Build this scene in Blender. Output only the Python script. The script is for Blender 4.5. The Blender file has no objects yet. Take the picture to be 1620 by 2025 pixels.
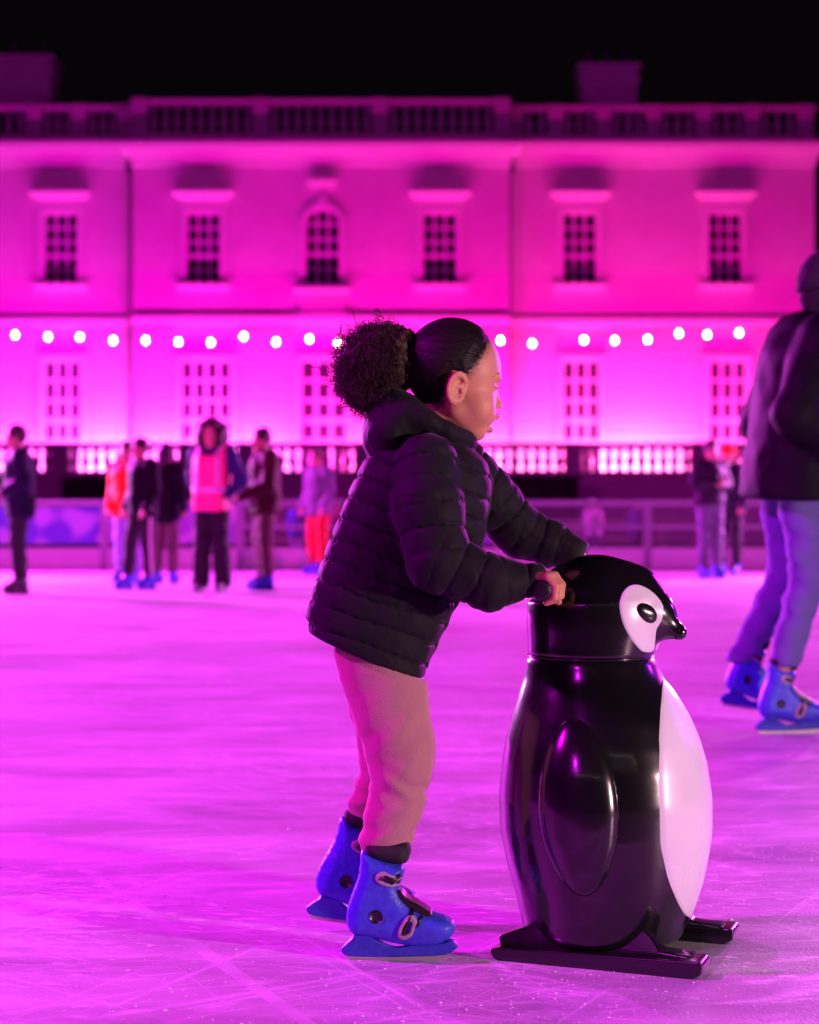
import bpy, bmesh, math, random
import numpy as np
from mathutils import Vector, Matrix
from mathutils.bvhtree import BVHTree

random.seed(7); RNG = np.random.default_rng(11)
R = math.radians
scene = bpy.context.scene
COL = scene.collection

# ---------------------------------------------------------------- camera
EYE, FPX = 0.80, 3375.0            # eye height (m), focal length in photo pixels
CX, CY = 810.0, 1022.0             # principal column, horizon row of the photograph
cam_data = bpy.data.cameras.new('camera')
cam_data.lens = 50.0; cam_data.sensor_fit = 'HORIZONTAL'; cam_data.sensor_width = 24.0
cam_data.shift_y = (CY - 1012.5) / 1620.0
cam_data.clip_start = 0.05; cam_data.clip_end = 2000.0
cam_data.dof.use_dof = True; cam_data.dof.focus_distance = 3.12; cam_data.dof.aperture_fstop = 3.0
cam = bpy.data.objects.new('camera', cam_data); COL.objects.link(cam)
cam.location = (0, 0, EYE); cam.rotation_euler = (R(90), 0, 0)
scene.camera = cam

# ---------------------------------------------------------------- night sky
world = bpy.data.worlds.new('World'); scene.world = world; world.use_nodes = True
bg = world.node_tree.nodes['Background']
bg.inputs[0].default_value = (0.9, 0.55, 1.0, 1); bg.inputs[1].default_value = 0.0022

# ---------------------------------------------------------------- lamps of the place and added fills
def lamp(name, kind, loc, target, color, watts, size=0.3, spot=None, blend=0.6, sx=None):
    d = bpy.data.lights.new(name, kind); d.energy = watts; d.color = color
    if kind == 'AREA':
        d.shape = 'RECTANGLE'; d.size = sx or size; d.size_y = size
    else:
        d.shadow_soft_size = size
    if kind == 'SPOT':
        d.spot_size = R(spot or 100); d.spot_blend = blend
    o = bpy.data.objects.new(name, d); COL.objects.link(o); o.location = loc
    o.rotation_euler = (Vector(target) - Vector(loc)).to_track_quat('-Z', 'Y').to_euler()
    return o

MAG = (1.0, 0.035, 0.95); VIO = (0.62, 0.03, 1.0); PINK = (1.0, 0.012, 0.50)
# rink floodlights on masts round the ice, then unseen fills
lamp('rink_flood', 'SPOT', (-12, 25.5, 6.2), (-5, 15, 0), (0.95, 0.03, 1.0), 36000, 0.35, 125, .5)
lamp('rink_flood', 'SPOT', (14, 26.5, 5.0), (6, 15, 0), (1.0, 0.04, 0.97), 27000, 0.35, 120, .5)
lamp('rink_flood', 'SPOT', (-7.6, 2.3, 6.6), (.1, 4.2, 0.2), (0.94, 0.0015, 1.0), 6000, 0.35, 95, .8)
lamp('rink_flood', 'SPOT', (-8.5, 1.5, 6.5), (-1.5, 19, .8), (1.0, 0.02, 0.75), 11000, 0.3, 44, .6)  # unseen lamp added to brighten the fronts of the far skaters
lamp('rink_flood', 'SPOT', (-5, -5.5, 5.5), (0.6, 3.4, 0.2), (.85, .01, 1.0), 950, 0.3, 100)
lamp('rink_flood', 'SPOT', (9, 8.2, 3.2), (1.8, 6.4, 1.2), (0.40, 0.02, 1.0), 900, 0.25, 60)
lamp('far_ice_fill', 'SPOT', (-10, 25.3, 2.6), (-4.5, 17, 0), (.95, .32, 1), 7500, .2, 80, .7)  # unseen lamp added to whiten the far ice on the left
lamp('far_ice_fill', 'SPOT', (9, 25.3, 2.8), (4.5, 17, 0), (.95, .32, 1), 7500, .2, 80, .7)  # added likewise to whiten the far ice on the right
lamp('facade_fill', 'POINT', (-16, 28, 8), (0, 0, 0), (.9, .004, .9), 3600, 0.3)  # unseen omni fill added to lift the parapet and terrace wall
lamp('facade_fill', 'POINT', (16, 30, 8), (0, 0, 0), (.9, .004, .85), 3000, 0.3)  # second added fill for the parapet, from the right
# unseen warm lamp added low on the near right, standing in for bulb glow
lamp('warm_fill', 'SPOT', (5.8, -0.2, 1.10), (0.2, 3.2, 0.85), (1.0, 0.60, 0.68), 1700, 0.16, 70)
# uplighters along the terrace edge, thrown up at the facade, and a lower row close to the wall
for px, wt, b in ((-330, .6, .8), (-170, 1.5, .8), (0, .5, .8), (120, 1.5, .78), (262, .5, .75), (402, 1.5, .75), (520, .5, .66), (638, 1.5, .58), (755, .5, .5),
                  (870, 1.5, .48), (1010, .5, .46), (1147, 1.5, .46), (1290, .6, .46), (1435, 1.5, .46), (1590, .6, .46), (1760, .6, .5)):
    x = (px - CX) / 56.5
    lamp('facade_uplight', 'SPOT', (x, 55.6, 2.3), (x, 59.9, 6.5), (1, .001, b), 1400 * wt, 0.12, 150, 0.9)
for px, wt in ((-170, .8), (20, .7), (205, 1.2), (322, 1.0), (510, 1.0), (735, .7), (960, .9), (1070, .6), (1235, 1.3), (1330, .7), (1540, 1.0)):
    x = (px - CX) / 56.5; yw = 59.2 if 262 < px < 1008 else 60.0; b = .72 if px < 600 else .48
    lamp('wall_washer', 'AREA', (x, yw-1.0, 2.3), (x, yw, 4.4), (1, .005, b-.05), 230 * wt, 0.2, sx=1.8)
    lamp('wall_washer', 'AREA', (x, yw-.70, 2.3), (x, yw, 3.4), (1, .34, b+.18), 120 * wt, 0.2, sx=2.2)

# ---------------------------------------------------------------- exposure, render
scene.view_settings.view_transform = 'Standard'; scene.view_settings.look = 'None'
scene.view_settings.exposure = 0.0; scene.view_settings.gamma = 1.0
scene.render.engine = 'CYCLES'
scene.cycles.use_denoising = True
scene.cycles.max_bounces = 6; scene.cycles.diffuse_bounces = 3; scene.cycles.glossy_bounces = 4
scene.cycles.transmission_bounces = 6; scene.cycles.transparent_max_bounces = 8
scene.cycles.sample_clamp_indirect = 2.5
scene.cycles.caustics_reflective = False; scene.cycles.caustics_refractive = False

# ================================================================ helpers
def PT(px, py, d):
    """point in the place seen at photo pixel (px, py) at distance d"""
    return Vector(((px - CX) / FPX * d, d, EYE - (py - CY) / FPX * d))

def new_mesh(name, verts, faces, mats=(), smooth=True):
    me = bpy.data.meshes.new(name)
    verts = np.asarray(verts, np.float32); 
    if isinstance(faces, np.ndarray):
        nf, k = faces.shape
        me.vertices.add(len(verts)); me.vertices.foreach_set('co', verts.ravel())
        me.loops.add(nf * k); me.loops.foreach_set('vertex_index', faces.astype(np.int32).ravel())
        me.polygons.add(nf); me.polygons.foreach_set('loop_start', np.arange(0, nf * k, k, dtype=np.int32))
        me.polygons.foreach_set('loop_total', np.full(nf, k, np.int32))
        me.update(calc_edges=True); me.validate()
    else:
        me.from_pydata([tuple(map(float, v)) for v in verts], [], faces); me.update()
    if smooth:
        me.polygons.foreach_set('use_smooth', np.ones(len(me.polygons), bool))
    for m in (mats if isinstance(mats, (list, tuple)) else [mats]):
        me.materials.append(m)
    return me

def link(name, me, parent=None, loc=None):
    o = bpy.data.objects.new(name, me); COL.objects.link(o)
    if parent is not None:
        o.parent = parent
        if me is not None and loc is None and parent.type == 'EMPTY':
            o.matrix_parent_inverse = Matrix.Translation(-parent.location)   # meshes are built in world coordinates
    if loc is not None: o.location = loc
    return o

def obj(name, verts, faces, m, parent=None, smooth=True):
    return link(name, new_mesh(name, verts, faces, m, smooth), parent)

def tag(o, label=None, cat=None, group=None, kind=None):
    if label: o['label'] = label
    if cat: o['category'] = cat
    if group: o['group'] = group
    if kind: o['kind'] = kind
    return o

def empty(name, loc, label=None, cat=None, group=None):
    o = bpy.data.objects.new(name, None); COL.objects.link(o); o.location = loc; o.empty_display_size = .1
    return tag(o, label, cat, group)

class MB:
    """collects boxes and tubes into one mesh"""
    def __init__(s): s.v = []; s.f = []
    def add(s, v, f):
        n = len(s.v); s.v += [tuple(p) for p in v]; s.f += [tuple(i + n for i in q) for q in f]; return s
    def box(s, x0, x1, y0, y1, z0, z1):
        return s.add([(x0,y0,z0),(x1,y0,z0),(x1,y1,z0),(x0,y1,z0),(x0,y0,z1),(x1,y0,z1),(x1,y1,z1),(x0,y1,z1)],
                     [(0,3,2,1),(4,5,6,7),(0,1,5,4),(1,2,6,5),(2,3,7,6),(3,0,4,7)])
    def lathe(s, c, prof, n=16):
        v = []; f = []
        for r, z in prof:
            for k in range(n):
                a = 2*math.pi*k/n; v.append((c[0]+r*math.cos(a), c[1]+r*math.sin(a), c[2]+z))
        for i in range(len(prof)-1):
            for k in range(n):
                f.append((i*n+k, i*n+(k+1)%n, (i+1)*n+(k+1)%n, (i+1)*n+k))
        f.append(tuple(reversed(range(n)))); f.append(tuple((len(prof)-1)*n+k for k in range(n)))
        return s.add(v, f)
    def tube(s, pts, r, n=8):
        pts = [Vector(p) for p in pts]; v = []; f = []
        rr = r if isinstance(r, (list, tuple)) else [r]*len(pts)
        up = Vector((.123, .31, .94)).normalized()
        for i, p in enumerate(pts):
            t = (pts[min(i+1, len(pts)-1)] - pts[max(i-1, 0)]).normalized()
            a = t.cross(up).normalized(); b = t.cross(a).normalized()
            for k in range(n):
                g = 2*math.pi*k/n; v.append(p + a*rr[i]*math.cos(g) + b*rr[i]*math.sin(g))
        for i in range(len(pts)-1):
            for k in range(n):
                f.append((i*n+k, i*n+(k+1)%n, (i+1)*n+(k+1)%n, (i+1)*n+k))
        f.append(tuple(reversed(range(n)))); f.append(tuple((len(pts)-1)*n+k for k in range(n)))
        return s.add(v, f)
    def build(s, name, m, parent=None, smooth=False, bevel=0):
        me = new_mesh(name, s.v, s.f, m, smooth)
        o = link(name, me, parent)
        if bevel:
            b = o.modifiers.new('bevel', 'BEVEL'); b.width = bevel; b.segments = 2; b.limit_method = 'ANGLE'
        return o

# ---------------------------------------------------------------- materials
def mat(name, color, rough=0.6, var=0.0, vscale=8.0, bump=0.0, bscale=60.0, spec=0.5, metal=0.0, sss=0.0, sheen=0.0,
        coat=0.0, color2=None, stretch=None, rvar=0.0):
    m = bpy.data.materials.new(name); m.use_nodes = True
    nt = m.node_tree; b = nt.nodes['Principled BSDF']
    b.inputs['Base Color'].default_value = (*color, 1); b.inputs['Roughness'].default_value = rough
    b.inputs['Specular IOR Level'].default_value = spec; b.inputs['Metallic'].default_value = metal
    if sss:
        b.inputs['Subsurface Weight'].default_value = sss
        b.inputs['Subsurface Radius'].default_value = (0.012, 0.005, 0.003); b.inputs['Subsurface Scale'].default_value = 1.0
    if sheen:
        b.inputs['Sheen Weight'].default_value = sheen; b.inputs['Sheen Roughness'].default_value = 0.45
    if coat:
        b.inputs['Coat Weight'].default_value = coat; b.inputs['Coat Roughness'].default_value = 0.06
    tc = nt.nodes.new('ShaderNodeTexCoord'); mp = nt.nodes.new('ShaderNodeMapping')
    nt.links.new(tc.outputs['Object'], mp.inputs['Vector'])
    if stretch: mp.inputs['Scale'].default_value = stretch
    if var:
        n = nt.nodes.new('ShaderNodeTexNoise'); n.inputs['Scale'].default_value = vscale; n.inputs['Detail'].default_value = 6
        nt.links.new(mp.outputs[0], n.inputs['Vector'])
        mx = nt.nodes.new('ShaderNodeMix'); mx.data_type = 'RGBA'
        c2 = color2 or tuple(min(1, c*(1+var)) for c in color); c1 = color if color2 else tuple(c*(1-var) for c in color)
        mx.inputs[6].default_value = (*c1, 1); mx.inputs[7].default_value = (*c2, 1)
        nt.links.new(n.outputs['Fac'], mx.inputs[0]); nt.links.new(mx.outputs[2], b.inputs['Base Color'])
        if rvar:
            mr = nt.nodes.new('ShaderNodeMapRange'); mr.inputs[3].default_value = rough - rvar; mr.inputs[4].default_value = rough + rvar
            nt.links.new(n.outputs['Fac'], mr.inputs[0]); nt.links.new(mr.outputs[0], b.inputs['Roughness'])
    if bump:
        n2 = nt.nodes.new('ShaderNodeTexNoise'); n2.inputs['Scale'].default_value = bscale; n2.inputs['Detail'].default_value = 4
        nt.links.new(mp.outputs[0], n2.inputs['Vector'])
        bp = nt.nodes.new('ShaderNodeBump'); bp.inputs['Strength'].default_value = bump; bp.inputs['Distance'].default_value = 0.01
        nt.links.new(n2.outputs['Fac'], bp.inputs['Height']); nt.links.new(bp.outputs[0], b.inputs['Normal'])
    return m

def emit(name, color, strength):
    m = bpy.data.materials.new(name); m.use_nodes = True
    nt = m.node_tree; nt.nodes.clear()
    e = nt.nodes.new('ShaderNodeEmission'); o = nt.nodes.new('ShaderNodeOutputMaterial')
    e.inputs[0].default_value = (*color, 1); e.inputs[1].default_value = strength
    nt.links.new(e.outputs[0], o.inputs[0]); return m

# ---------------------------------------------------------------- signed distance modelling
def grid(lo, hi, h):
    ax = [np.arange(lo[i], hi[i] + h, h, dtype=np.float32) for i in range(3)]
    return np.meshgrid(*ax, indexing='ij')

def surface_nets(V, lo, h):
    nx, ny, nz = V.shape; S = V < 0
    cor = [(i, j, k) for i in (0, 1) for j in (0, 1) for k in (0, 1)]
    sl = lambda A, c: A[c[0]:nx-1+c[0], c[1]:ny-1+c[1], c[2]:nz-1+c[2]]
    cnt = np.zeros((nx-1, ny-1, nz-1), np.int8)
    for c in cor: cnt += sl(S, c)
    act = (cnt > 0) & (cnt < 8)
    idx = np.full(act.shape, -1, np.int32); n = int(act.sum()); idx[act] = np.arange(n)
    base = np.argwhere(act).astype(np.float32)
    vals = {c: sl(V, c)[act] for c in cor}
    acc = np.zeros((n, 3), np.float32); num = np.zeros(n, np.float32)
    for a in cor:
        for ax in range(3):
            if a[ax]: continue
            b = list(a); b[ax] = 1; b = tuple(b)
            va, vb = vals[a], vals[b]; x = (va < 0) != (vb < 0)
            t = np.where(x, va / np.where(x, va - vb, 1), 0)
            p = np.tile(np.array(a, np.float32), (n, 1)); p[:, ax] += t
            acc += p * x[:, None]; num += x
    verts = (base + acc / num[:, None]) * h + np.array(lo, np.float32)
    quads = []
    for ax in range(3):
        o1, o2 = (ax + 1) % 3, (ax + 2) % 3
        s0 = [slice(None)]*3; s1 = [slice(None)]*3; s0[ax] = slice(0, -1); s1[ax] = slice(1, None)
        A, B = S[tuple(s0)], S[tuple(s1)]
        e = np.argwhere(A != B)
        e = e[(e[:, o1] > 0) & (e[:, o2] > 0) & (e[:, o1] < V.shape[o1]-1) & (e[:, o2] < V.shape[o2]-1)]
        ins = A[tuple(e.T)]
        def cell(d1, d2):
            q = e.copy(); q[:, o1] -= d1; q[:, o2] -= d2; return idx[tuple(q.T)]
        Q = np.stack([cell(1, 1), cell(0, 1), cell(0, 0), cell(1, 0)], 1)
        Q[~ins] = Q[~ins][:, ::-1]; quads.append(Q)
    return verts, np.concatenate(quads)

def sdf(fn, lo, hi, h):
    G = grid(lo, hi, h); return surface_nets(fn(*G), lo, h)

def rc(X, Y, Z, a, b, ra, rb, sc=None):
    ax, ay, az = a; dx, dy, dz = b[0]-ax, b[1]-ay, b[2]-az; L = dx*dx+dy*dy+dz*dz + 1e-9
    t = np.clip(((X-ax)*dx + (Y-ay)*dy + (Z-az)*dz) / L, 0, 1)
    return np.sqrt((X-ax-t*dx)**2 + (Y-ay-t*dy)**2 + (Z-az-t*dz)**2) - (ra + t*(rb-ra))

def rct(X, Y, Z, a, b):
    ax, ay, az = a; dx, dy, dz = b[0]-ax, b[1]-ay, b[2]-az; L = dx*dx+dy*dy+dz*dz
    return ((X-ax)*dx + (Y-ay)*dy + (Z-az)*dz) / math.sqrt(L)

def ell(X, Y, Z, c, r):
    x, y, z = (X-c[0]), (Y-c[1]), (Z-c[2])
    k0 = np.sqrt((x/r[0])**2 + (y/r[1])**2 + (z/r[2])**2)
    k1 = np.sqrt((x/r[0]**2)**2 + (y/r[1]**2)**2 + (z/r[2]**2)**2) + 1e-6
    return k0*(k0-1)/k1

def smin(a, b, k):
    h = np.clip(0.5 + 0.5*(b-a)/k, 0, 1); return b + (a-b)*h - k*h*(1-h)
def smax(a, b, k): return -smin(-a, -b, k)

def poly2(X, Z, pts):
    """signed distance to a closed polygon in the X-Z plane"""
    pts = [tuple(p) for p in pts]; d = np.full(X.shape, 1e12, np.float32); s = np.ones(X.shape, np.float32); n = len(pts)
    for i in range(n):
        a, b = pts[i], pts[i-1]
        ex, ez = b[0]-a[0], b[1]-a[1]; wx, wz = X-a[0], Z-a[1]
        t = np.clip((wx*ex + wz*ez)/(ex*ex+ez*ez+1e-9), 0, 1)
        d = np.minimum(d, (wx-ex*t)**2 + (wz-ez*t)**2)
        c1 = Z >= a[1]; c2 = Z < b[1]; c3 = ex*wz > ez*wx
        flip = (c1 & c2 & c3) | (~c1 & ~c2 & ~c3); s = np.where(flip, -s, s)
    return s*np.sqrt(d)

def smooth_poly(pts, n=3, closed=True):
    P = np.array(pts, float)
    for _ in range(n):
        Q = np.roll(P, -1, 0) if closed else None
        P = np.stack([.75*P+.25*Q, .25*P+.75*Q], 1).reshape(-1, P.shape[1])
    return P

_nd = RNG.normal(size=(24, 3)); _np = RNG.uniform(0, 6.28, 24)
def wob(X, Y, Z, L, k=7, seed=0):
    """smooth pseudo-noise in about -1..1 with wavelength L"""
    o = np.zeros(X.shape, np.float32)
    for i in range(k):
        d = _nd[(i+seed) % 24]; d = d/np.linalg.norm(d)*(6.283/L)*(0.7+0.6*i/k)
        o += np.sin(X*d[0] + Y*d[1] + Z*d[2] + _np[(i*3+seed) % 24])
    return o/math.sqrt(k)/1.3

def relax(v, q, n=2, lam=.5):
    """a little Laplacian smoothing"""
    v = np.asarray(v, float).copy(); e = np.concatenate([q[:, [i, (i+1) % 4]] for i in range(4)])
    for _ in range(n):
        acc = np.zeros_like(v); cnt = np.zeros(len(v)); np.add.at(acc, e[:, 0], v[e[:, 1]]); np.add.at(acc, e[:, 1], v[e[:, 0]])
        np.add.at(cnt, e[:, 0], 1); np.add.at(cnt, e[:, 1], 1); v += lam*(acc/np.maximum(cnt, 1)[:, None]-v)
    return v
def orient(v, q):
    """faces turned so that normals point outwards"""
    a, b, c, d = (np.asarray(v, float)[q[:, i]] for i in range(4)); m = np.asarray(v, float).mean(0)
    vol = np.einsum('ij,ij->i', a-m, np.cross(b-m, c-m)).sum() + np.einsum('ij,ij->i', a-m, np.cross(c-m, d-m)).sum()
    return q if vol > 0 else q[:, ::-1].copy()
# ================================================================ materials of the setting
M_stone = mat('stone', (0.55, 0.53, 0.50), 0.85, 0.12, 1.5, 0.25, 20)
M_trim = mat('pale_stone_trim', (0.62, 0.60, 0.57), 0.8, 0.08, 3, 0.15, 30)
M_parapet = mat('weathered_stone', (0.36, 0.34, 0.33), 0.9, 0.2, 2, 0.3, 20)
M_glass = mat('dark_window_glass', (0.012, 0.012, 0.016), 0.12, spec=0.5)
M_blind = mat('glass_over_drawn_blinds', (.05, .03, .05), .3, .3, 3)
M_bar = mat('white_glazing_bar', (0.62, 0.60, 0.58), 0.5)
M_pipe = mat('lead_downpipe', (0.09, 0.09, 0.10), 0.6, 0.2, 6)
M_dark = mat('dark_roof', (0.03, 0.03, 0.035), 0.8)
M_pave = mat('night_paving', (0.07, 0.07, 0.075), 0.85, 0.3, 1.2, 0.3, 8)
M_leaf = mat('hedge_leaf', (0.02, 0.035, 0.015), 0.6, 0.4, 14)
M_whitepanel = mat('white_rink_panel', (0.62, 0.62, 0.64), 0.4, 0.12, 2.5)
M_rail = mat('rink_rail', (.26, .26, .29), 0.35, 0.1, 5)

# ================================================================ ground and ice
g = MB(); g.add([(-400, -60, -.05), (400, -60, -.05), (400, 600, -.05), (-400, 600, -.05)], [(0, 1, 2, 3)])
tag(g.build('ground', M_pave), kind='structure')

def ice_material():
    m = bpy.data.materials.new('skated_ice'); m.use_nodes = True; nt = m.node_tree; N = nt.nodes; L = nt.links
    b = N['Principled BSDF']; tc = N.new('ShaderNodeTexCoord')
    def tex(scale, rot, st, detail=3, lo=.5, hi=.7):
        m0 = N.new('ShaderNodeMapping'); m0.inputs['Rotation'].default_value = (0, 0, R(rot)); L.new(tc.outputs['Object'], m0.inputs[0])
        mp = N.new('ShaderNodeMapping'); mp.inputs['Scale'].default_value = st; mp.inputs['Location'].default_value = (rot*.37, rot*.61, 0); L.new(m0.outputs[0], mp.inputs[0])
        n = N.new('ShaderNodeTexNoise'); n.inputs['Scale'].default_value = scale; n.inputs['Detail'].default_value = detail
        n.inputs['Distortion'].default_value = .6
        L.new(mp.outputs[0], n.inputs['Vector'])
        r = N.new('ShaderNodeMapRange'); r.inputs[1].default_value = lo; r.inputs[2].default_value = hi
        L.new(n.outputs['Fac'], r.inputs[0]); return r.outputs[0]
    def math_(op, a, c):
        n = N.new('ShaderNodeMath'); n.operation = op
        for i, x in enumerate((a, c)):
            if isinstance(x, (int, float)): n.inputs[i].default_value = x
            else: L.new(x, n.inputs[i])
        return n.outputs[0]
    def ring_scratch(vscale, off, lo):
        # thin curved skate cuts: iso-lines of a broad noise
        mp = N.new('ShaderNodeMapping'); mp.inputs['Location'].default_value = off
        L.new(tc.outputs['Object'], mp.inputs[0])
        n = N.new('ShaderNodeTexNoise'); n.inputs['Scale'].default_value = vscale; n.inputs['Detail'].default_value = 0
        L.new(mp.outputs[0], n.inputs['Vector'])
        s = math_('MULTIPLY', n.outputs['Fac'], 15.0); s = math_('FRACT', s, 0); s = math_('SUBTRACT', s, .5); s = math_('ABSOLUTE', s, 0)
        r = N.new('ShaderNodeMapRange'); r.inputs[1].default_value = lo; r.inputs[2].default_value = 0.0
        L.new(s, r.inputs[0]); return r.outputs[0]
    broad = tex(.40, 8, (1, 1.7, 1), 5, .34, .66)
    streak = tex(1.9, 6, (.7, 2.6, 1), 6, .34, .70)
    fine = tex(9, -12, (.6, 2.8, 1), 5, .55, .70)
    fleck = tex(46, 14, (.40, 1.5, 1), 4, .57, .68)
    grain = tex(150, 0, (1, 1, 1), 2, .3, .7)
    patch = tex(1.4, 30, (1, 1, 1), 3, .44, .60)
    cuts = ring_scratch(.16, (3, 1, 0), .0006)
    for rot, sc, off in ((18, 1.1, .67), (-33, 1.3, .68), (64, 1.2, .69), (-9, 1.5, .67), (40, 1.7, .69), (-62, 1.4, .69)):
        cuts = math_('MAXIMUM', cuts, tex(sc, rot, (.30, 36, 1), 1, off-.035, off+.0))
    cuts = math_('MULTIPLY', cuts, tex(1.6, 40, (1, 1, 1), 2, .44, .56))
    fl = math_('MULTIPLY', fleck, patch)
    snow = math_('MAXIMUM', math_('MAXIMUM', math_('MULTIPLY', fine, .5), math_('MULTIPLY', fl, 1.25)), math_('MULTIPLY', cuts, .34))
    base = math_('ADD', math_('MULTIPLY', broad, .30), math_('MULTIPLY', streak, .46))
    base = math_('ADD', base, math_('MULTIPLY', grain, .10))
    tot = math_('ADD', math_('MULTIPLY', base, .72), math_('MULTIPLY', snow, .60))
    mx = N.new('ShaderNodeMix'); mx.data_type = 'RGBA'; L.new(tot, mx.inputs[0])
    mx.inputs[6].default_value = (.25, .265, .295, 1); mx.inputs[7].default_value = (.93, .94, .95, 1)
    L.new(mx.outputs[2], b.inputs['Base Color'])
    rr = N.new('ShaderNodeMapRange'); rr.inputs[3].default_value = .26; rr.inputs[4].default_value = .6
    L.new(tot, rr.inputs[0]); L.new(rr.outputs[0], b.inputs['Roughness'])
    b.inputs['Specular IOR Level'].default_value = .5
    h = math_('ADD', math_('MULTIPLY', snow, .8), math_('MULTIPLY', grain, .25))
    bp = N.new('ShaderNodeBump'); bp.inputs['Strength'].default_value = .35; bp.inputs['Distance'].default_value = .004
    L.new(h, bp.inputs['Height']); L.new(bp.outputs[0], b.inputs['Normal'])
    return m
M_ice = ice_material()
g = MB(); g.box(-16, 16, 2.05, 25.0, -.045, 0.0)
tag(g.build('ice_rink', M_ice), kind='structure')
g = MB(); g.box(-16, 16, -9, 2.0, -.045, -.004); tag(g.build('rubber_matting', mat('rubber_matting', (.02, .02, .022), .8, .2, 5, .3, 30)), kind='structure')

# loose ice shavings lying on the rink
def shavings():
    v = []; f = []
    n = 5200
    cy_ = 2.2 + RNG.gamma(1.6, .9, 60); cx_ = RNG.normal(0, 1, 60)*cy_*.22; ci = RNG.integers(0, 60, n)
    ys = np.maximum(2.1, cy_[ci] + RNG.normal(0, .10, n)); xs = cx_[ci] + RNG.normal(0, .22, n)
    for x, y in zip(xs, ys):
        s = float(RNG.gamma(2, .0006)) + .0005; a = RNG.uniform(0, 6.28); k = len(v); e = RNG.uniform(.4, 1)
        for q in range(5):
            t = a + q*1.2566; rr = s*RNG.uniform(.6, 1.3)
            v.append((x + rr*math.cos(t), y + rr*e*math.sin(t), .0004))
        v.append((x, y, .0004 + s*RNG.uniform(.25, .6)))
        f += [(k+q, k+(q+1) % 5, k+5) for q in range(5)]
    return v, f
M_snow = mat('shaved_ice', (.85, .87, .9), .7)
v, f = shavings(); tag(obj('ice_shavings', v, f, M_snow, smooth=False), 'white ice shavings scattered over the rink', 'ice shavings', kind='stuff')

# ================================================================ the mansion
DW, DC = 60.0, 59.2      # distance of the side walls and of the projecting centre
def fx(px, d=DW): return (px - CX)/FPX*d
def fz(py, d=DW): return EYE - (py - CY)/FPX*d
mansion = empty('mansion', (0, DW, 2.0), 'two storey stone mansion floodlit in magenta behind the rink', 'building')

def wall_with_openings(x0, x1, z0, z1, y0, y1, ops):
    """stone wall between y0 (front) and y1 with rectangular openings"""
    mb = MB(); xs = sorted({x0, x1, *[o[0] for o in ops], *[o[1] for o in ops]})
    for a, b in zip(xs[:-1], xs[1:]):
        zs = sorted((o[2], o[3]) for o in ops if o[0] < (a+b)/2 < o[1]); cur = z0
        for lo, hi in zs:
            if lo > cur: mb.box(a, b, y0, y1, cur, lo)
            cur = hi
        if z1 > cur: mb.box(a, b, y0, y1, cur, z1)
    return mb

ZB, ZS, ZC = 2.0, fz(637), fz(300)      # terrace level, string course, underside of the cornice
UW = (fz(560), fz(421)); LW = (2.05, fz(712))
side_up = [120, 1147, 1435]; cen_up = [402, 638, 870]
lefts = (-345, 254); cent = (262, 1008); rights = (1012, 1611)

def window(cx, z0, z1, w, cols, rows, y, hood, parent, arch=False, surround=True, d=DW):
    x0, x1 = cx - w/2, cx + w/2; yg = y + (.26 if hood or not surround else .14)
    mb = MB(); bw = .045 if hood or not surround else .065
    for i in range(cols+1):
        xx = x0 + w*i/cols; mb.box(xx-bw, xx+bw, yg-.05, yg+.03, z0, z1)
    for j in range(rows+1):
        zz = z0 + (z1-z0)*j/rows; t = bw*(1.7 if j == rows//2 else 1)
        mb.box(x0-bw, x1+bw, yg-.048, yg+.028, zz-t, zz+t)
    win = mb.build('window', M_bar, parent)
    pw, ph = w/cols - 2*bw, (z1-z0)/rows - 2*bw
    me = None
    for i in range(cols):
        for j in range(rows):
            px, pz = x0 + w*(i+.5)/cols, z0 + (z1-z0)*(j+.5)/rows
            if me is None:
                me = MB().box(-pw/2-.01, pw/2+.01, 0, .012, -ph/2-.01, ph/2+.01)
                me = new_mesh('pane', me.v, me.f, M_glass if hood or not surround else M_blind, False)
            p = link('pane', me, win, loc=(px, yg, pz)); p.rotation_euler = (RNG.normal(0, .006), 0, RNG.normal(0, .006))
    if surround:
        s = MB(); t = .20
        s.box(x0-t, x0-.002, y-.09, y+.02, z0-.02, z1+t); s.box(x1+.002, x1+t, y-.09, y+.02, z0-.02, z1+t)
        s.box(x0-.001, x1+.001, y-.088, y+.018, z1, z1+t)
        s.build('surround', M_trim, win)
    sl = MB(); sl.box(x0-.32, x1+.32, y-.22, y+.2, z0-.16, z0-.02); sl.build('sill', M_trim, win)
    if hood:
        h = MB(); h.box(x0-.22, x1+.22, y-.07, y, z1+.22, z1+.50)
        h.box(x0-.34, x1+.34, y-.26, y, z1+.505, z1+.62); h.box(x0-.46, x1+.46, y-.44, y, z1+.625, z1+.74)
        h.build('hood', M_trim, win)
    return win

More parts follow.
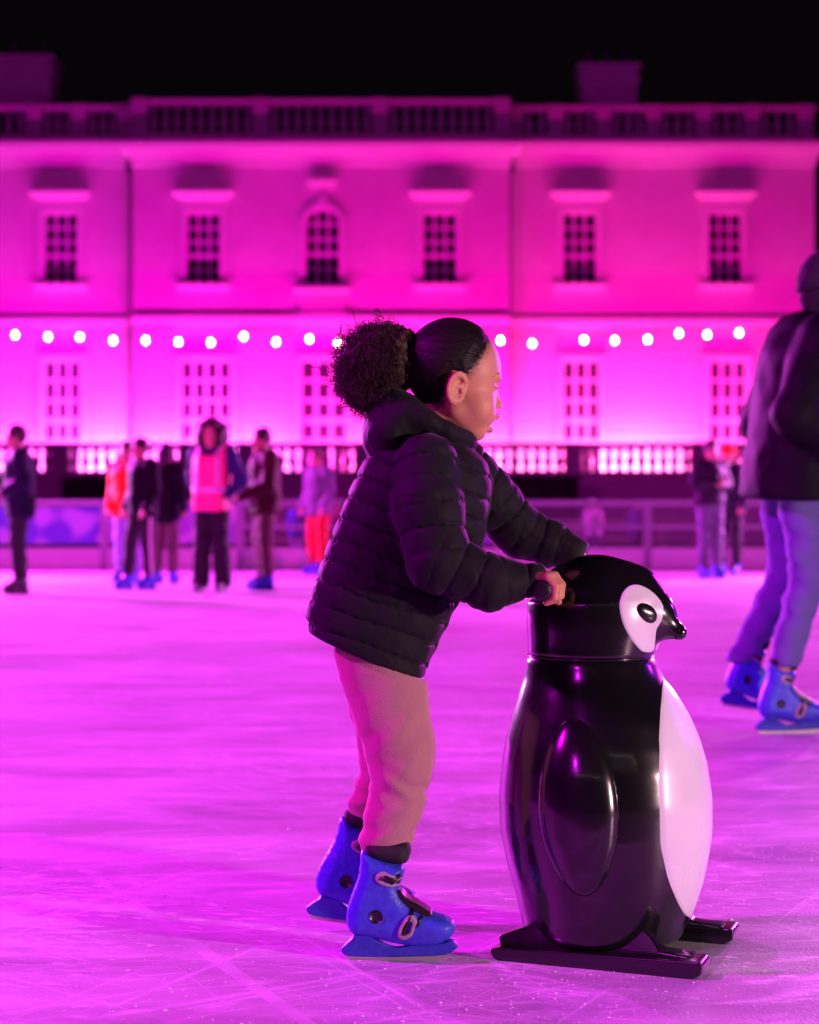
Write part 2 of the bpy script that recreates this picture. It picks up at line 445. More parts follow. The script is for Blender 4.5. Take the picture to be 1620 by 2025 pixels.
def bay(x0p, x1p, ups, los, d, deep):
    x0, x1 = fx(x0p, d), fx(x1p, d); y = d
    ops = []
    uw = 1.16
    for p, kind in ups:
        c = fx(p, d); z1 = fz(421, d) if kind != 'arch' else fz(412, d); z0 = fz(560, d)
        ops.append((c-uw/2, c+uw/2, z0, z1))
    for p, w in los:
        c = fx(p, d); ops.append((c-w/2, c+w/2, LW[0], fz(712, d)))
    # ground storey has coursed stone, the upper storey is smooth
    wl = wall_with_openings(x0, x1, ZB, fz(300, d), y, y+deep, ops).build('wall', M_stone, mansion)
    for (p, kind), o in zip(ups, ops):
        w = window((o[0]+o[1])/2, o[2], o[3], uw, 3, 5, y, kind != 'arch', mansion, surround=(kind != 'arch'), d=d)
        if kind == 'arch':
            arch_trim(w, (o[0]+o[1])/2, o[3], uw, y, o[2])
    for (p, ww), o in zip(los, ops[len(ups):]):
        window((o[0]+o[1])/2, o[2], o[3], ww, 4 if ww > 1.7 else 3, 6, y, False, mansion, d=d)
    # coursed blocks of the ground storey
    top = fz(650, d); hgt = (top-ZB)/15.0
    segs = []; xs = [x0]
    for o in sorted(ops[len(ups):]): xs += [o[0]-.21, o[1]+.21]
    xs.append(x1)
    for a, b in zip(xs[0::2], xs[1::2]):
        if b - a < .1: continue
        me = MB().box(-(b-a)/2, (b-a)/2, -.045, 0, -hgt/2+.014, hgt/2-.014); me = new_mesh('stone_course', me.v, me.f, M_stone, False)
        for k in range(15):
            link('stone_course', me, wl, loc=((a+b)/2, y-.001 - .006*RNG.random(), ZB + hgt*(k+.5)))
    # string course, cornice
    sc = MB(); sc.box(x0-.02, x1+.02, y-.16, y, ZS-.06, ZS+.12); sc.box(x0-.02, x1+.02, y-.10, y, ZS-.16, ZS-.062)
    sc.build('string_course', M_trim, mansion)
    c = MB(); zc = fz(320, d)
    c.box(x0-.05, x1+.05, y-.12, y, zc-.12, zc+.12); c.box(x0-.10, x1+.10, y-.28, y+.1, zc+.125, zc+.30)
    c.box(x0-.30, x1+.30, y-.50, y+.3, zc+.305, zc+.46); c.box(x0-.38, x1+.38, y-.62, y+.4, zc+.465, zc+.62)
    c.build('cornice', M_trim, mansion)
    return x0, x1, zc+.62

def arch_trim(win, cx, z1, w, y, z0):
    # round head over the middle window: solid spandrels and a moulded arch with keystone
    mb = MB(); n = 16; r = w/2; zc = z1 - r
    for s in (-1, 1):
        pts = [(cx + s*r*math.cos(math.pi/2*k/n), zc + r*math.sin(math.pi/2*k/n)) for k in range(n+1)]
        v = []; f = []
        for (a, b) in pts: v += [(a, y-.01, b), (cx+s*(r+.002), y-.01, b), (a, y+.30, b)]
        for k in range(n):
            i = 3*k; f += [(i, i+1, i+4, i+3), (i, i+3, i+5, i+2)]
        mb.add(v, f)
        top = [(cx, y-.011, z1+.002), (cx+s*(r+.002), y-.011, z1+.002), (cx+s*(r+.002), y-.011, z1-.01), (cx, y-.011, z1-.01)]
        mb.add(top, [(0, 1, 2, 3)])
    mb.build('spandrel', M_stone, win)
    t = MB()
    for k in range(2*n):
        a0, a1 = math.pi*k/(2*n), math.pi*(k+1)/(2*n)
        v = []
        for a in (a0, a1):
            for rr in (r+.005, r+.2):
                for yy in (y-.10, y-.012): v.append((cx+rr*math.cos(a), yy, zc+rr*math.sin(a)))
        t.add(v, [(0, 2, 6, 4), (2, 3, 7, 6), (0, 4, 5, 1)])
    t.box(cx-r-.2, cx-r-.004, y-.10, y+.01, z0, zc); t.box(cx+r+.004, cx+r+.2, y-.10, y+.01, z0, zc)
    t.box(cx-.16, cx+.16, y-.17, y-.09, zc+r-.02, zc+r+.38)
    t.build('arch_moulding', M_trim, win)
    h = MB(); h.box(cx-.5, cx+.5, y-.30, y, z1+.86, z1+1.0); h.box(cx-.42, cx+.42, y-.18, y, z1+.68, z1+.855); h.build('hood', M_trim, win)
    b = MB(); b.box(cx-.75, cx+.75, y-.10, y, z0-1.10, z0-.30)
    for k in range(9): b.box(cx-.68+k*.16, cx-.60+k*.16, y-.20, y-.101, z0-1.06, z0-.32)
    b.box(cx-.95, cx+.95, y-.32, y, z0-.298, z0-.17); b.box(cx-.95, cx+.95, y-.24, y, z0-1.32, z0-1.103)
    b.build('apron', M_trim, win)

Lx = bay(*lefts, [(-170, 'r'), (120, 'r')], [(-170, 1.3), (123, 1.3)], DW, 8)
Cx = bay(*cent, [(402, 'r'), (638, 'arch'), (870, 'r')], [(407, 1.75), (640, 1.6), (872, 1.75)], DC, 8)
Rx = bay(*rights, [(1147, 'r'), (1435, 'r')], [(1150, 1.3), (1440, 1.3)], DW, 8)
MB().box(Cx[0]+.01, Cx[1]-.01, DC+8, DC+8.6, ZB, ZC).build('back_wall', M_stone, mansion)
for px in (258, 1008):
    x = fx(px, 59.6)
    mb = MB().tube([(x, DW-.12, ZB), (x, DW-.12, fz(345))], .075, 8); mb.box(x-.18, x+.18, DW-.3, DW-.02, fz(345), fz(322))
    mb.build('downpipe', M_pipe, mansion)

BAL = [(.05, 0), (.085, .02), (.085, .07), (.05, .10), (.10, .24), (.105, .32), (.06, .52), (.05, .60), (.085, .66), (.085, .74)]
def balustrade(parent, x0, x1, y, z0, h, piers, step, mt, name='balustrade', pier_w=.55):
    pl = MB(); pl.box(x0, x1, y-.20, y+.20, z0, z0+.22*h); pl.box(x0, x1, y-.19, y+.19, z0+h*.86, z0+h)
    pl.box(x0, x1, y-.24, y+.24, z0+h*.955, z0+h*1.003)
    root = pl.build(name, mt, parent)
    sc = h*.64/.74; me = MB().lathe((0, 0, 0), [(r*1.36, z*sc) for r, z in BAL], 8); me = new_mesh('baluster', me.v, me.f, mt, True)
    for p in piers:
        MB().box(p-pier_w/2, p+pier_w/2, y-.26, y+.26, z0, z0+h*1.02).build('pier', mt, root)
    edges = sorted(piers)
    for a, b in zip(edges[:-1], edges[1:]):
        n = max(1, round((b-a-pier_w)/step)); w = (b-a-pier_w)/n
        for k in range(n):
            link('baluster', me, root, loc=(a+pier_w/2+w*(k+.5), y, z0+h*.22))
    return root
zt = Lx[2]
balustrade(mansion, Lx[0], Lx[1], DW-.1, zt, fz(212)-zt, [fx(p) for p in (-330, -200, -60, 72, 160, 250)], .40, M_parapet)
zt = Cx[2]
balustrade(mansion, Cx[0], Cx[1], DC-.1, zt, fz(200, DC)-zt, [fx(p, DC) for p in (278, 517, 752, 992)], .40, M_parapet)
zt = Rx[2]
balustrade(mansion, Rx[0], Rx[1], DW-.1, zt, fz(213)-zt, [fx(p) for p in (1018, 1098, 1192, 1290, 1388, 1485, 1588)], .40, M_parapet)
def chimney(p0, p1, top, d):
    c = MB(); x0, x1 = fx(p0, d), fx(p1, d); zt_ = fz(top, d)
    c.box(x0, x1, d, d+1.4, 13.0, zt_); c.box(x0-.1, x1+.1, d-.1, d+1.5, zt_-.5, zt_-.3); c.box(x0-.14, x1+.14, d-.14, d+1.54, zt_, zt_+.18)
    o = c.build('chimney', M_stone, mansion)
    for k in range(3):
        MB().lathe((x0+(x1-x0)*(k+.5)/3, d+.7, zt_+.18), [(.2, 0), (.17, .1), (.15, .5), (.18, .52), (.18, .6)], 12).build('chimney_pot', M_dark, o, True)
chimney(-60, 100, 118, 64); chimney(1150, 1260, 135, 64)
MB().box(fx(-340), fx(1605), 61.5, 68, 13.4, 14.3).build('roof', M_dark, mansion)

# ================================================================ terrace with its balustrade, hedges
DT = 54.0
def tx(px): return (px-CX)/FPX*DT
t = MB(); t.box(-60, 60, DT-.2, 75, -.06, 2.0); tag(t.build('terrace', M_parapet), kind='structure')
tz0 = 2.0; tz1 = fz(877, DT)
bal = balustrade(None, tx(-700), tx(2300), DT, tz0, tz1-tz0, [tx(p) for p in (-690, -450, -140, 120, 369, 486, 716, 927, 1133, 1383, 1632, 1880, 2290)],
                 .335, M_parapet, 'terrace_balustrade', .52)
tag(bal, 'long dark stone balustrade along the terrace before the lit facade', 'balustrade')

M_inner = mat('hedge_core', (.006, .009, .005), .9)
def hedge(p0, p1, d, top, label):
    x0, x1 = (p0-CX)/FPX*d, (p1-CX)/FPX*d; zt_ = EYE-(top-CY)/FPX*d
    r = empty('hedge', ((x0+x1)/2, d, -.05), label, 'hedge', 'clipped hedges under the terrace')
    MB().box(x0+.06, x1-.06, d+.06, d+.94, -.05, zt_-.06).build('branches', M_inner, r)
    v = []; f = []
    for i in range(2600):
        q = RNG.random()
        if q < .6: p = Vector((RNG.uniform(x0, x1), d+RNG.uniform(0, .12), RNG.uniform(0, zt_)))
        else: p = Vector((RNG.uniform(x0, x1), d+RNG.uniform(0, 1), zt_+RNG.normal(0, .05)))
        a = Vector(RNG.normal(size=3)).normalized()*.07; b = Vector(RNG.normal(size=3)).normalized()*.04; k = len(v)
        v += [p-a, p+b, p+a, p-b]; f.append((k, k+1, k+2, k+3))
    obj('leaves', v, f, M_leaf, r, smooth=False)
hedge(118, 385, 50, 948, 'long dark clipped hedge below the terrace, left of the steward')
hedge(945, 1148, 50, 946, 'dark clipped hedge below the terrace, just right of the girl')
hedge(-140, 40, 50, 950, 'dark clipped hedge below the terrace at the left edge')

# ================================================================ rink barrier
DB = 25.15
def bx_(px): return (px-CX)/FPX*DB
def print_material(name, c1, c2, c3, seed):
    m = bpy.data.materials.new(name); m.use_nodes = True; nt = m.node_tree; N = nt.nodes; L = nt.links; b = N['Principled BSDF']
    tc = N.new('ShaderNodeTexCoord'); mp = N.new('ShaderNodeMapping'); mp.inputs['Location'].default_value = (seed, seed*.7, seed*.3)
    L.new(tc.outputs['Object'], mp.inputs[0])
    n = N.new('ShaderNodeTexVoronoi'); n.inputs['Scale'].default_value = 2.6; n.feature = 'SMOOTH_F1'; L.new(mp.outputs[0], n.inputs['Vector'])
    r = N.new('ShaderNodeValToRGB'); e = r.color_ramp.elements; r.color_ramp.interpolation = 'EASE'
    e[0].position = .12; e[0].color = (*c3, 1); e[1].position = .28; e[1].color = (*c1, 1)
    x = e.new(.5); x.color = (*c1, 1); x = e.new(.62); x.color = (*c2, 1)
    L.new(n.outputs['Distance'], r.inputs[0]); L.new(r.outputs[0], b.inputs['Base Color']); b.inputs['Roughness'].default_value = .4
    return m
M_print = print_material('blue_printed_banner', (.06, .03, .42), (.45, .40, .8), (.7, .5, .8), 1.3)
M_print2 = print_material('violet_printed_banner', (.25, .10, .45), (.6, .5, .75), (.75, .6, .8), 6.1)
M_kick = mat('scuffed_kickboard', (.66, .66, .68), .45, .15, 3)
M_acry = bpy.data.materials.new('scratched_acrylic'); M_acry.use_nodes = True
_b = M_acry.node_tree.nodes['Principled BSDF']; _b.inputs['Transmission Weight'].default_value = .9; _b.inputs['Roughness'].default_value = .12
_b.inputs['Base Color'].default_value = (.9, .9, .95, 1); _b.inputs['IOR'].default_value = 1.05
PW = 2.0
def barrier(x0, kind, label):
    r = empty('rink_barrier', (x0+PW/2, DB, 0), label, 'barrier', 'rink barriers along the far side')
    MB().box(x0+.01, x0+PW-.01, DB-.03, DB+.03, 0.0, .34).build('kickboard', M_kick, r, bevel=.006)
    MB().box(x0+.0, x0+PW, DB-.07, DB+.07, .96, 1.04).build('top_rail', M_rail, r, bevel=.015)
    for xx in (x0+.03, x0+PW-.03):
        MB().box(xx-.028, xx+.028, DB-.045, DB+.045, 0, .958).build('post', M_rail, r, bevel=.004)
    if kind == 'banner':
        MB().box(x0+.06, x0+PW-.06, DB-.02, DB+.02, .40, .94).build('banner', M_print, r)
    elif kind == 'violet':
        MB().box(x0+.06, x0+PW-.06, DB-.02, DB+.02, .40, .94).build('banner', M_print2, r)
    else:
        MB().box(x0+.06, x0+PW-.06, DB-.006, DB+.006, .36, .95).build('acrylic_sheet', M_acry, r)
        MB().box(x0+.06, x0+PW-.06, DB-.03, DB+.03, .62, .68).build('middle_rail', M_rail, r)
kinds = [('banner', 'barrier panel with blue printed banner at the far left edge'),
         ('banner', 'barrier panel with blue banner behind the skater in the navy coat'),
         ('violet', 'barrier panel with violet banner behind the group of dark skaters'),
         ('clear', 'clear barrier panel behind the steward in the pink vest'),
         ('violet', 'barrier panel with violet banner beside the skater in red trousers'),
         ('clear', 'clear barrier panel hidden mostly by the girl in the puffer jacket'),
         ('clear', 'clear barrier panel seen above the penguin head'),
         ('clear', 'clear barrier panel left of the skaters in grey jeans'),
         ('violet', 'barrier panel with violet banner behind the tall man at right'),
         ('violet', 'barrier panel at the far right edge of the rink')]
x = bx_(-330)
for k, l in kinds: barrier(x, k, l); x += PW
barrier(bx_(-330)-PW, 'violet', 'barrier panel with violet banner beyond the left edge')

# picnic tables behind the barrier
M_wood = mat('pale_wood', (.42, .36, .33), .7, .2, 6, stretch=(1, 8, 8))
def picnic(px, d, yaw, label):
    p = PT(px, 0, d); r = empty('picnic_table', (p.x, d, -.05), label, 'table', 'picnic tables behind the rink barrier')
    for k in range(4): MB().box(p.x-.9, p.x+.9, d-.36+k*.18, d-.36+k*.18+.16, .70, .745).build('tabletop_plank', M_wood, r)
    for s in (-1, 1):
        MB().box(p.x-.9, p.x+.9, d+s*.62-.13, d+s*.62+.13, .40, .44).build('bench', M_wood, r)
        for xx in (-.65, .65):
            MB().tube([(p.x+xx, d+s*.12, .69), (p.x+xx, d+s*.55, -.04)], .045, 4).build('leg', M_wood, r)
picnic(1060, 28, 0, 'pale picnic table behind the barrier, above the girl\'s far hand')
picnic(1235, 29.5, 0, 'pale picnic table behind the barrier, left of the skaters in grey jeans')
picnic(580, 29, 0, 'pale picnic table behind the barrier by the skater in maroon')
picnic(350, 30, 0, 'pale picnic table behind the barrier, between the dark skaters and the steward')

# ================================================================ festoon lights over the far side
M_bulb = emit('lit_bulb', (1.0, .84, .60), 38.0)
M_cable = mat('black_cable', (.01, .01, .01), .6)
def bulb_mesh():
    mb = MB().lathe((0, 0, 0), [(.004, -.055), (.020, -.05), (.030, -.032), (.032, -.015), (.026, .004), (.016, .018), (.013, .026)], 14)
    return new_mesh('bulb', mb.v, mb.f, M_bulb, True)
ME_bulb = bulb_mesh(); _s = MB().lathe((0, 0, .024), [(.015, 0), (.017, .01), (.017, .04), (.008, .05)], 10); ME_sock = new_mesh('socket', _s.v, _s.f, M_cable, True)
def festoon(pts, label, dim=()):
    r = empty('festoon_light', pts[0], label, 'string lights', 'festoon lights round the rink')
    cab = []
    for i, p in enumerate(pts):
        cab.append(Vector(p)+Vector((0, 0, .075)))
        if i+1 < len(pts):
            q = Vector(pts[i+1]); m = (Vector(p)+q)/2; cab.append(Vector((m.x, m.y, m.z+.055)))
    MB().tube(cab, .006, 5).build('cable', M_cable, r, True)
    for p in pts:
        b = link('bulb', ME_bulb, r); b.location = p
        s = link('socket', ME_sock, b, loc=(0, 0, 0))
DF = 24.6
festoon([tuple(PT(x, y, DF)) for x, y in ((-98, 656), (-34, 659), (30, 660), (95, 664), (158, 664), (224, 671), (288, 671), (353, 674), (417, 675), (482, 663), (546, 674), (612, 668), (668, 676), (735, 670), (800, 664), (865, 664), (928, 668), (990, 671), (1053, 677))],
        'string of glowing warm bulbs running left of the girl\'s head')
festoon([tuple(PT(x, y, DF)) for x, y in ((1155, 670), (1216, 671), (1281, 669), (1343, 657), (1399, 660), (1462, 656), (1524, 661), (1588, 664), (1650, 668))],
        'string of glowing warm bulbs above the skaters at right')
# the same festoon goes on round the near side of the rink, behind the viewer
festoon([(-4.2+i*.5, -4.5, 3.35+.12*math.cos(i*.8)) for i in range(19)], 'string of warm bulbs along the near side of the rink')
# ================================================================ penguin skating aid
M_black = mat('glossy_black_plastic', (.006, .006, .007), .20, .3, 9, .02, 40, spec=.5, coat=.35, rvar=.09)
M_white = mat('glossy_white_plastic', (.74, .73, .77), .28, .10, 7, .02, 40, coat=.2, rvar=.10)
M_rubber = mat('black_rubber_grip', (.008, .008, .008), .38, bump=.3, bscale=300)
DP = 3.165; KP = DP/FPX
def QP(u, w, v):          # photo pixel units at the penguin's distance -> metres
    return np.stack([(np.asarray(u)-CX)*KP, DP+np.asarray(w)*KP, EYE-(np.asarray(v)-CY)*KP], -1)
YAW = R(21); CF, SF = math.cos(YAW), math.sin(YAW)     # facing (CF, -SF), its far side (SF, CF)
prof = np.array([  # row, left, right outline of the body
    (1290, 1052, 1284), (1296, 1044, 1291), (1304, 1041, 1295), (1318, 1040, 1301), (1340, 1036, 1313), (1371, 1026, 1336), (1415, 1013, 1362), (1460, 1001, 1381), (1504, 993, 1394),
    (1571, 987, 1404), (1638, 989, 1404), (1682, 997, 1398), (1727, 1008, 1389), (1771, 1021, 1376), (1800, 1027, 1365), (1826, 1033, 1355), (1840, 1038, 1349), (1848, 1046, 1341), (1853, 1060, 1327)], float)
penguin = empty('penguin_skating_aid', tuple(QP(1200, 0, 1875)), 'glossy black and white plastic penguin skating aid pushed by the girl', 'skating aid')
penguin.location.z = 0
def bodyr(v): return np.interp(v, prof[:, 0], (prof[:, 2]-prof[:, 1])/2), np.interp(v, prof[:, 0], (prof[:, 2]+prof[:, 1])/2)
def smooth_rows(n, v0, v1):
    vv = np.linspace(v0, v1, n); r, c = bodyr(vv)
    for _ in range(3):
        r[1:-1] = .25*r[:-2]+.5*r[1:-1]+.25*r[2:]; c[1:-1] = .25*c[:-2]+.5*c[1:-1]+.25*c[2:]
    return vv, r, c
VV, RR, CC = smooth_rows(110, 1290, 1853)
NA = 128; ang = np.linspace(0, 2*math.pi, NA, endpoint=False)
def body_pt(v, a, off=0.0):
    r = np.interp(v, VV, RR)+off; c = np.interp(v, VV, CC)
    return QP(c + r*np.cos(a), r*np.sin(a), v)
verts = np.concatenate([body_pt(np.full(NA, v), ang) for v in VV] + [QP([np.interp(1290, VV, CC)], [0], [1290]), QP([np.interp(1853, VV, CC)], [0], [1853])])
faces = [(i*NA+k, (i+1)*NA+k, (i+1)*NA+(k+1) % NA, i*NA+(k+1) % NA) for i in range(len(VV)-1) for k in range(NA)]
nt_ = len(VV)*NA
faces += [(nt_, k, (k+1) % NA) for k in range(NA)] + [(nt_+1, (len(VV)-1)*NA+(k+1) % NA, (len(VV)-1)*NA+k) for k in range(NA)]
obj('body', verts, faces, M_black, penguin)

# white belly shell, proud of the body by about two millimetres
bel = np.array([(1338, 0), (1346, 9), (1360, 18), (1380, 27), (1410, 35), (1438, 39.5), (1504, 45), (1571, 46.5), (1638, 46), (1691, 41), (1720, 36.5), (1749, 29.5), (1772, 22), (1788, 14), (1797, 7), (1801, 0)], float)
bs = np.linspace(1338, 1801, 400); bA = np.interp(bs, bel[:, 0], bel[:, 1]); bA = np.convolve(np.pad(bA, 18, mode='reflect', reflect_type='odd'), np.hanning(37)/np.hanning(37).sum(), 'valid'); bA[0] = bA[-1] = 0
nv, na = 90, 44; vs = 1338 + (1801-1338)*(0.5-0.5*np.cos(np.linspace(0, math.pi, nv)))
V2 = []; 
for v in vs:
    A = R(float(max(0, np.interp(v, bs, bA)))); s = np.linspace(-1, 1, na)
    off = 2.2*np.clip((1-np.abs(s))*12, 0, 1)**.5 - .3
    V2.append(body_pt(np.full(na, v), -YAW + A*s, off))
V2 = np.concatenate(V2); F2 = [(i*na+k, (i+1)*na+k, (i+1)*na+k+1, i*na+k+1) for i in range(nv-1) for k in range(na-1)]
obj('belly', V2, F2, M_white, penguin)

# head with beak
HC = 1168
def peng_head(X, Y, Z):
    f = (X-HC)*CF - Y*SF; s = (X-HC)*SF + Y*CF        # along the facing direction, sideways
    neck = np.sqrt(f*f + s*s) - np.interp(Z, [1190, 1240, 1288, 1300], [118, 122.5, 124.5, 120]).astype(np.float32)
    neck = np.maximum(neck, np.maximum(Z-1299, 1195-Z))
    dome = ell(f, s, Z, (12, 0, 1214), (131, 120, 118))
    d = smin(neck, dome, 26)
    brow = rc(f, s, Z, (85, 0, 1178), (118, 0, 1208), 60, 50)
    d = smin(d, brow, 22)
    beak = rc(f, s*1.12, Z, (108, 0, 1212), (176, 0, 1246), 46, 16)
    beak = smax(beak, Z-1263, 6)
    d = smin(d, beak, 22)
    return smax(d, Z-1298, 4)
pv, pf = sdf(lambda a, b, c: peng_head(a, b, c), (1030, -150, 1085), (1370, 150, 1306), 2.5)
PHV = QP(pv[:, 0], pv[:, 1], pv[:, 2])
pf = orient(PHV, pf)
ph = obj('head', PHV, pf, M_black, penguin)
bvh = BVHTree.FromPolygons([Vector(p) for p in PHV], [tuple(map(int, q)) for q in pf])

def decal(outline, name, mtl, off, side, dome=0.0, rings=22):
    """a raised shell whose outline was measured on the head, laid on the head's surface; side=-1 near, 1 mirrored"""
    P = smooth_poly(outline, 3); c = P.mean(0); n = len(P); vs = []; eye = Vector((0, 0, EYE))
    hc = QP([HC], [0], [1215])[0]
    for k in range(rings+1):
        t = k/rings
        for p in P:
            q = c + (p-c)*min(t, 1)
            dr = (PT(q[0], q[1], 3.0)-eye).normalized()
            hit = bvh.ray_cast(eye, dr)
            if hit[0] is None:
                d_ = (Vector(QP([q[0]], [0], [q[1]])[0]) - eye).length
                hit = bvh.find_nearest(eye + dr*d_)
            o = off*min(1, (1-t)*rings/2.0)**.5 + dome*math.sqrt(max(0, 1-t*t)) - (.0004 if k == rings else 0)
            w = hit[0] + hit[1]*o
            if side > 0:
                r = np.array(w) - hc; f = r[0]*CF - r[1]*SF; s = -(r[0]*SF + r[1]*CF)
                w = (hc[0] + f*CF + s*SF, hc[1] - f*SF + s*CF, w[2])
            vs.append(tuple(w))
    fs = [(i*n+k, (i+1)*n+k, (i+1)*n+(k+1) % n, i*n+(k+1) % n) for i in range(rings) for k in range(n)]
    if side > 0: fs = [q[::-1] for q in fs]
    return obj(name, vs, fs, mtl, penguin)
Z6 = lambda x, y: (1160 + x/6.75, 1080 + y/6.75)
patch = [Z6(*p) for p in ((640, 505), (720, 515), (830, 565), (940, 655), (1015, 760), (1040, 860), (1020, 960), (985, 1035), (940, 1100), (925, 1180), (920, 1290), (905, 1400), (860, 1425), (760, 1420), (700, 1375), (610, 1270), (520, 1125), (465, 985), (435, 830), (440, 720), (480, 610), (555, 530))]
eye_o = [Z6(*p) for p in ((740, 752), (820, 770), (900, 830), (945, 910), (935, 990), (880, 1040), (800, 1025), (725, 965), (670, 890), (655, 815), (690, 765))]
for s in (-1, 1):
    decal(patch, 'eye_patch', M_white, .0016, s)
    decal(eye_o, 'eye', M_black, .0022, s, dome=.006, rings=12)

# flippers moulded on the sides
def flipper(side):
    a0 = -YAW + side*R(90)
    def fn(X, Y, Z):
        c = np.interp(Z, VV, CC).astype(np.float32); r = np.interp(Z, VV, RR).astype(np.float32)
        dx, dy = X-c, Y; n = np.sqrt(dx*dx+dy*dy)
        ang_ = np.arctan2(dy, dx) - a0; ang_ = (ang_+math.pi) % (2*math.pi) - math.pi
        arc = ang_*200 + (Z-1560)*.03*side; dep = n - r
        zz = (Z-1568)/166; wdt = 76*np.clip(1-0.05*(zz), .6, 1.2)
        e = np.sqrt((arc/wdt)**2 + zz**2 + 1e-6)
        groove = 0*e
        hgt = 27*np.clip(1-e**2.6, 0, 1)**.62 - groove
        return np.maximum(dep - hgt + (e > 1)*4, -(dep+12)).astype(np.float32)*.7
    cx = 1195 + 200*math.cos(a0); cy = 200*math.sin(a0)
    lo = (cx-120, min(cy, cy*.3)-45 if side < 0 else cy*.3, 1385); hi = (cx+120, (cy*.3) if side < 0 else cy+45, 1750)
    v, f = sdf(fn, lo, hi, 2.5)
    v = QP(v[:, 0], v[:, 1], v[:, 2]); obj('flipper', v, orient(v, f), M_black, penguin)
flipper(-1); flipper(1)

# neck collar ring
ring = []
for k in range(96):
    a = 2*math.pi*k/96; ring.append(tuple(QP([1168+123.5*math.cos(a)], [123.5*math.sin(a)], [1295.5])[0]))
mb = MB(); mb.tube(ring+ring[:1], .0022, 8); mb.build('neck_ring', M_black, penguin, True)

# runners: moulded foot wedges on flat skis
def ski(cx, cy, inb):
    e = Vector((CF, -SF, 0)); n = Vector((SF, CF, 0)); c = Vector((cx, cy, 0)); mb = MB()
    def sweep(profile, hw):
        v = []; 
        for s in (-1, 1):
            for a, z, k in profile: v.append(c + e*a + n*(s*hw*k) + Vector((0, 0, z)))
        m = len(profile)
        f = [tuple(range(m)), tuple(reversed(range(m, 2*m)))] + [((i+1) % m, i, i+m, (i+1) % m + m) for i in range(m)]
        mb.add(v, f)
    sweep([(-.185, .004, .9), (-.175, .0, 1), (.18, .0, 1), (.196, .010, 1), (.198, .026, .9), (.19, .031, .9), (-.17, .024, 1), (-.19, .018, .9)], .036)
    o = mb.build('ski', M_black, penguin, True, bevel=.004)
    mb = MB()
    c = c + n*inb
    sweep([(-.176, .020, .95), (.186, .026, .95), (.170, .034, .8), (.118, .038, .75), (.102, .058, .45), (.08, .075, .35), (-.09, .075, .35), (-.125, .060, .5), (-.160, .046, .8), (-.18, .038, .9)], .026)
    w = mb.build('foot_wedge', M_black, penguin, True, bevel=.006)
    for ob in (o, w):
        md = ob.modifiers.new('wn', 'WEIGHTED_NORMAL')
ski(.333, 3.045, .012); ski(.432, 3.285, -.012)
# handles either side of the back of the head
for side, hx, hw in ((-1, 1, 1), (1, 1, 1)):
    b0 = np.array([HC - 46*CF + side*88*SF, 46*SF + side*88*CF, 1160.]); b1 = np.array([HC - 46*CF + side*188*SF, 46*SF + side*188*CF, 1161.])
    p0, p1 = QP(*b0), QP(*b1)
    pts = [p0 + (p1-p0)*t for t in (0, .1, .2, .9, .93, .97, 1.0)]
    h = MB().tube(pts, [.010, .010, .015, .0158, .0185, .0185, .012], 20).build('handle_grip', M_rubber, penguin, True)
HANDLE_NEAR = (HC - 46*CF - 150*SF, 46*SF - 150*CF, 1161.); HANDLE_DIR = (-SF, -CF, 0)
# ================================================================ the girl
M_skin = mat('brown_skin', (.56, .25, .15), .52, .12, 38, .08, 300, sss=.14)
M_lip = mat('lips', (.42, .16, .12), .38, .1, 60, sss=.1)
M_hair = mat('dark_curly_hair', (.010, .006, .006), .58, .3, 40, spec=.22)
M_hairc = mat('frizzy_hair', (.032, .015, .012), .6, .3, 40, spec=.25)
M_coat = mat('black_quilted_nylon', (.0085, .007, .011), .72, .25, 12, .10, 160, spec=.16, sheen=.06)
M_knit = mat('black_rib', (.010, .009, .011), .8)
M_fleece = mat('dusty_pink_fleece', (.42, .20, .215), .92, .10, 30, .35, 420, sheen=.25)
M_boot = mat('blue_plastic_boot', (.012, .022, .42), .46, .18, 70, .22, 90, color2=(.06, .10, .66))
M_chassis = mat('blue_plastic_chassis', (.008, .02, .30), .5, .15, 60, .2, 80, color2=(.04, .07, .52))
M_buckle = mat('worn_grey_buckle', (.34, .27, .31), .4, .15, 60)
M_blackp = mat('black_plastic', (.008, .008, .009), .35)
M_steel = mat('dull_steel_blade', (.48, .42, .42), .45, .2, 40, metal=.5)
M_eye = mat('eye_white', (.7, .66, .64), .15); M_iris = mat('dark_iris', (.02, .01, .008), .1)

DG = 3.18; KG = DG/FPX
def QG(a):
    a = np.asarray(a, float); return np.stack([(a[..., 0]-CX)*KG, DG+a[..., 1]*KG, EYE-(a[..., 2]-CY)*KG], -1)
def G(px, w, py):
    """a point seen at (px, py) that lies w units behind (+) or before (-) the girl's middle plane"""
    k = 1 + w/FPX; return (CX+(px-CX)*k, w, CY+(py-CY)*k)
girl = empty('person', (float(QG((775, 0, 1880))[0]), DG, 0), 'girl in dark puffer jacket and dusty pink joggers pushing the penguin skating aid', 'person')
def gobj(name, fn, lo, hi, h, m, parent=girl):
    v, f = sdf(fn, lo, hi, h); v = QG(v); return obj(name, v, orient(v, f), m, parent)

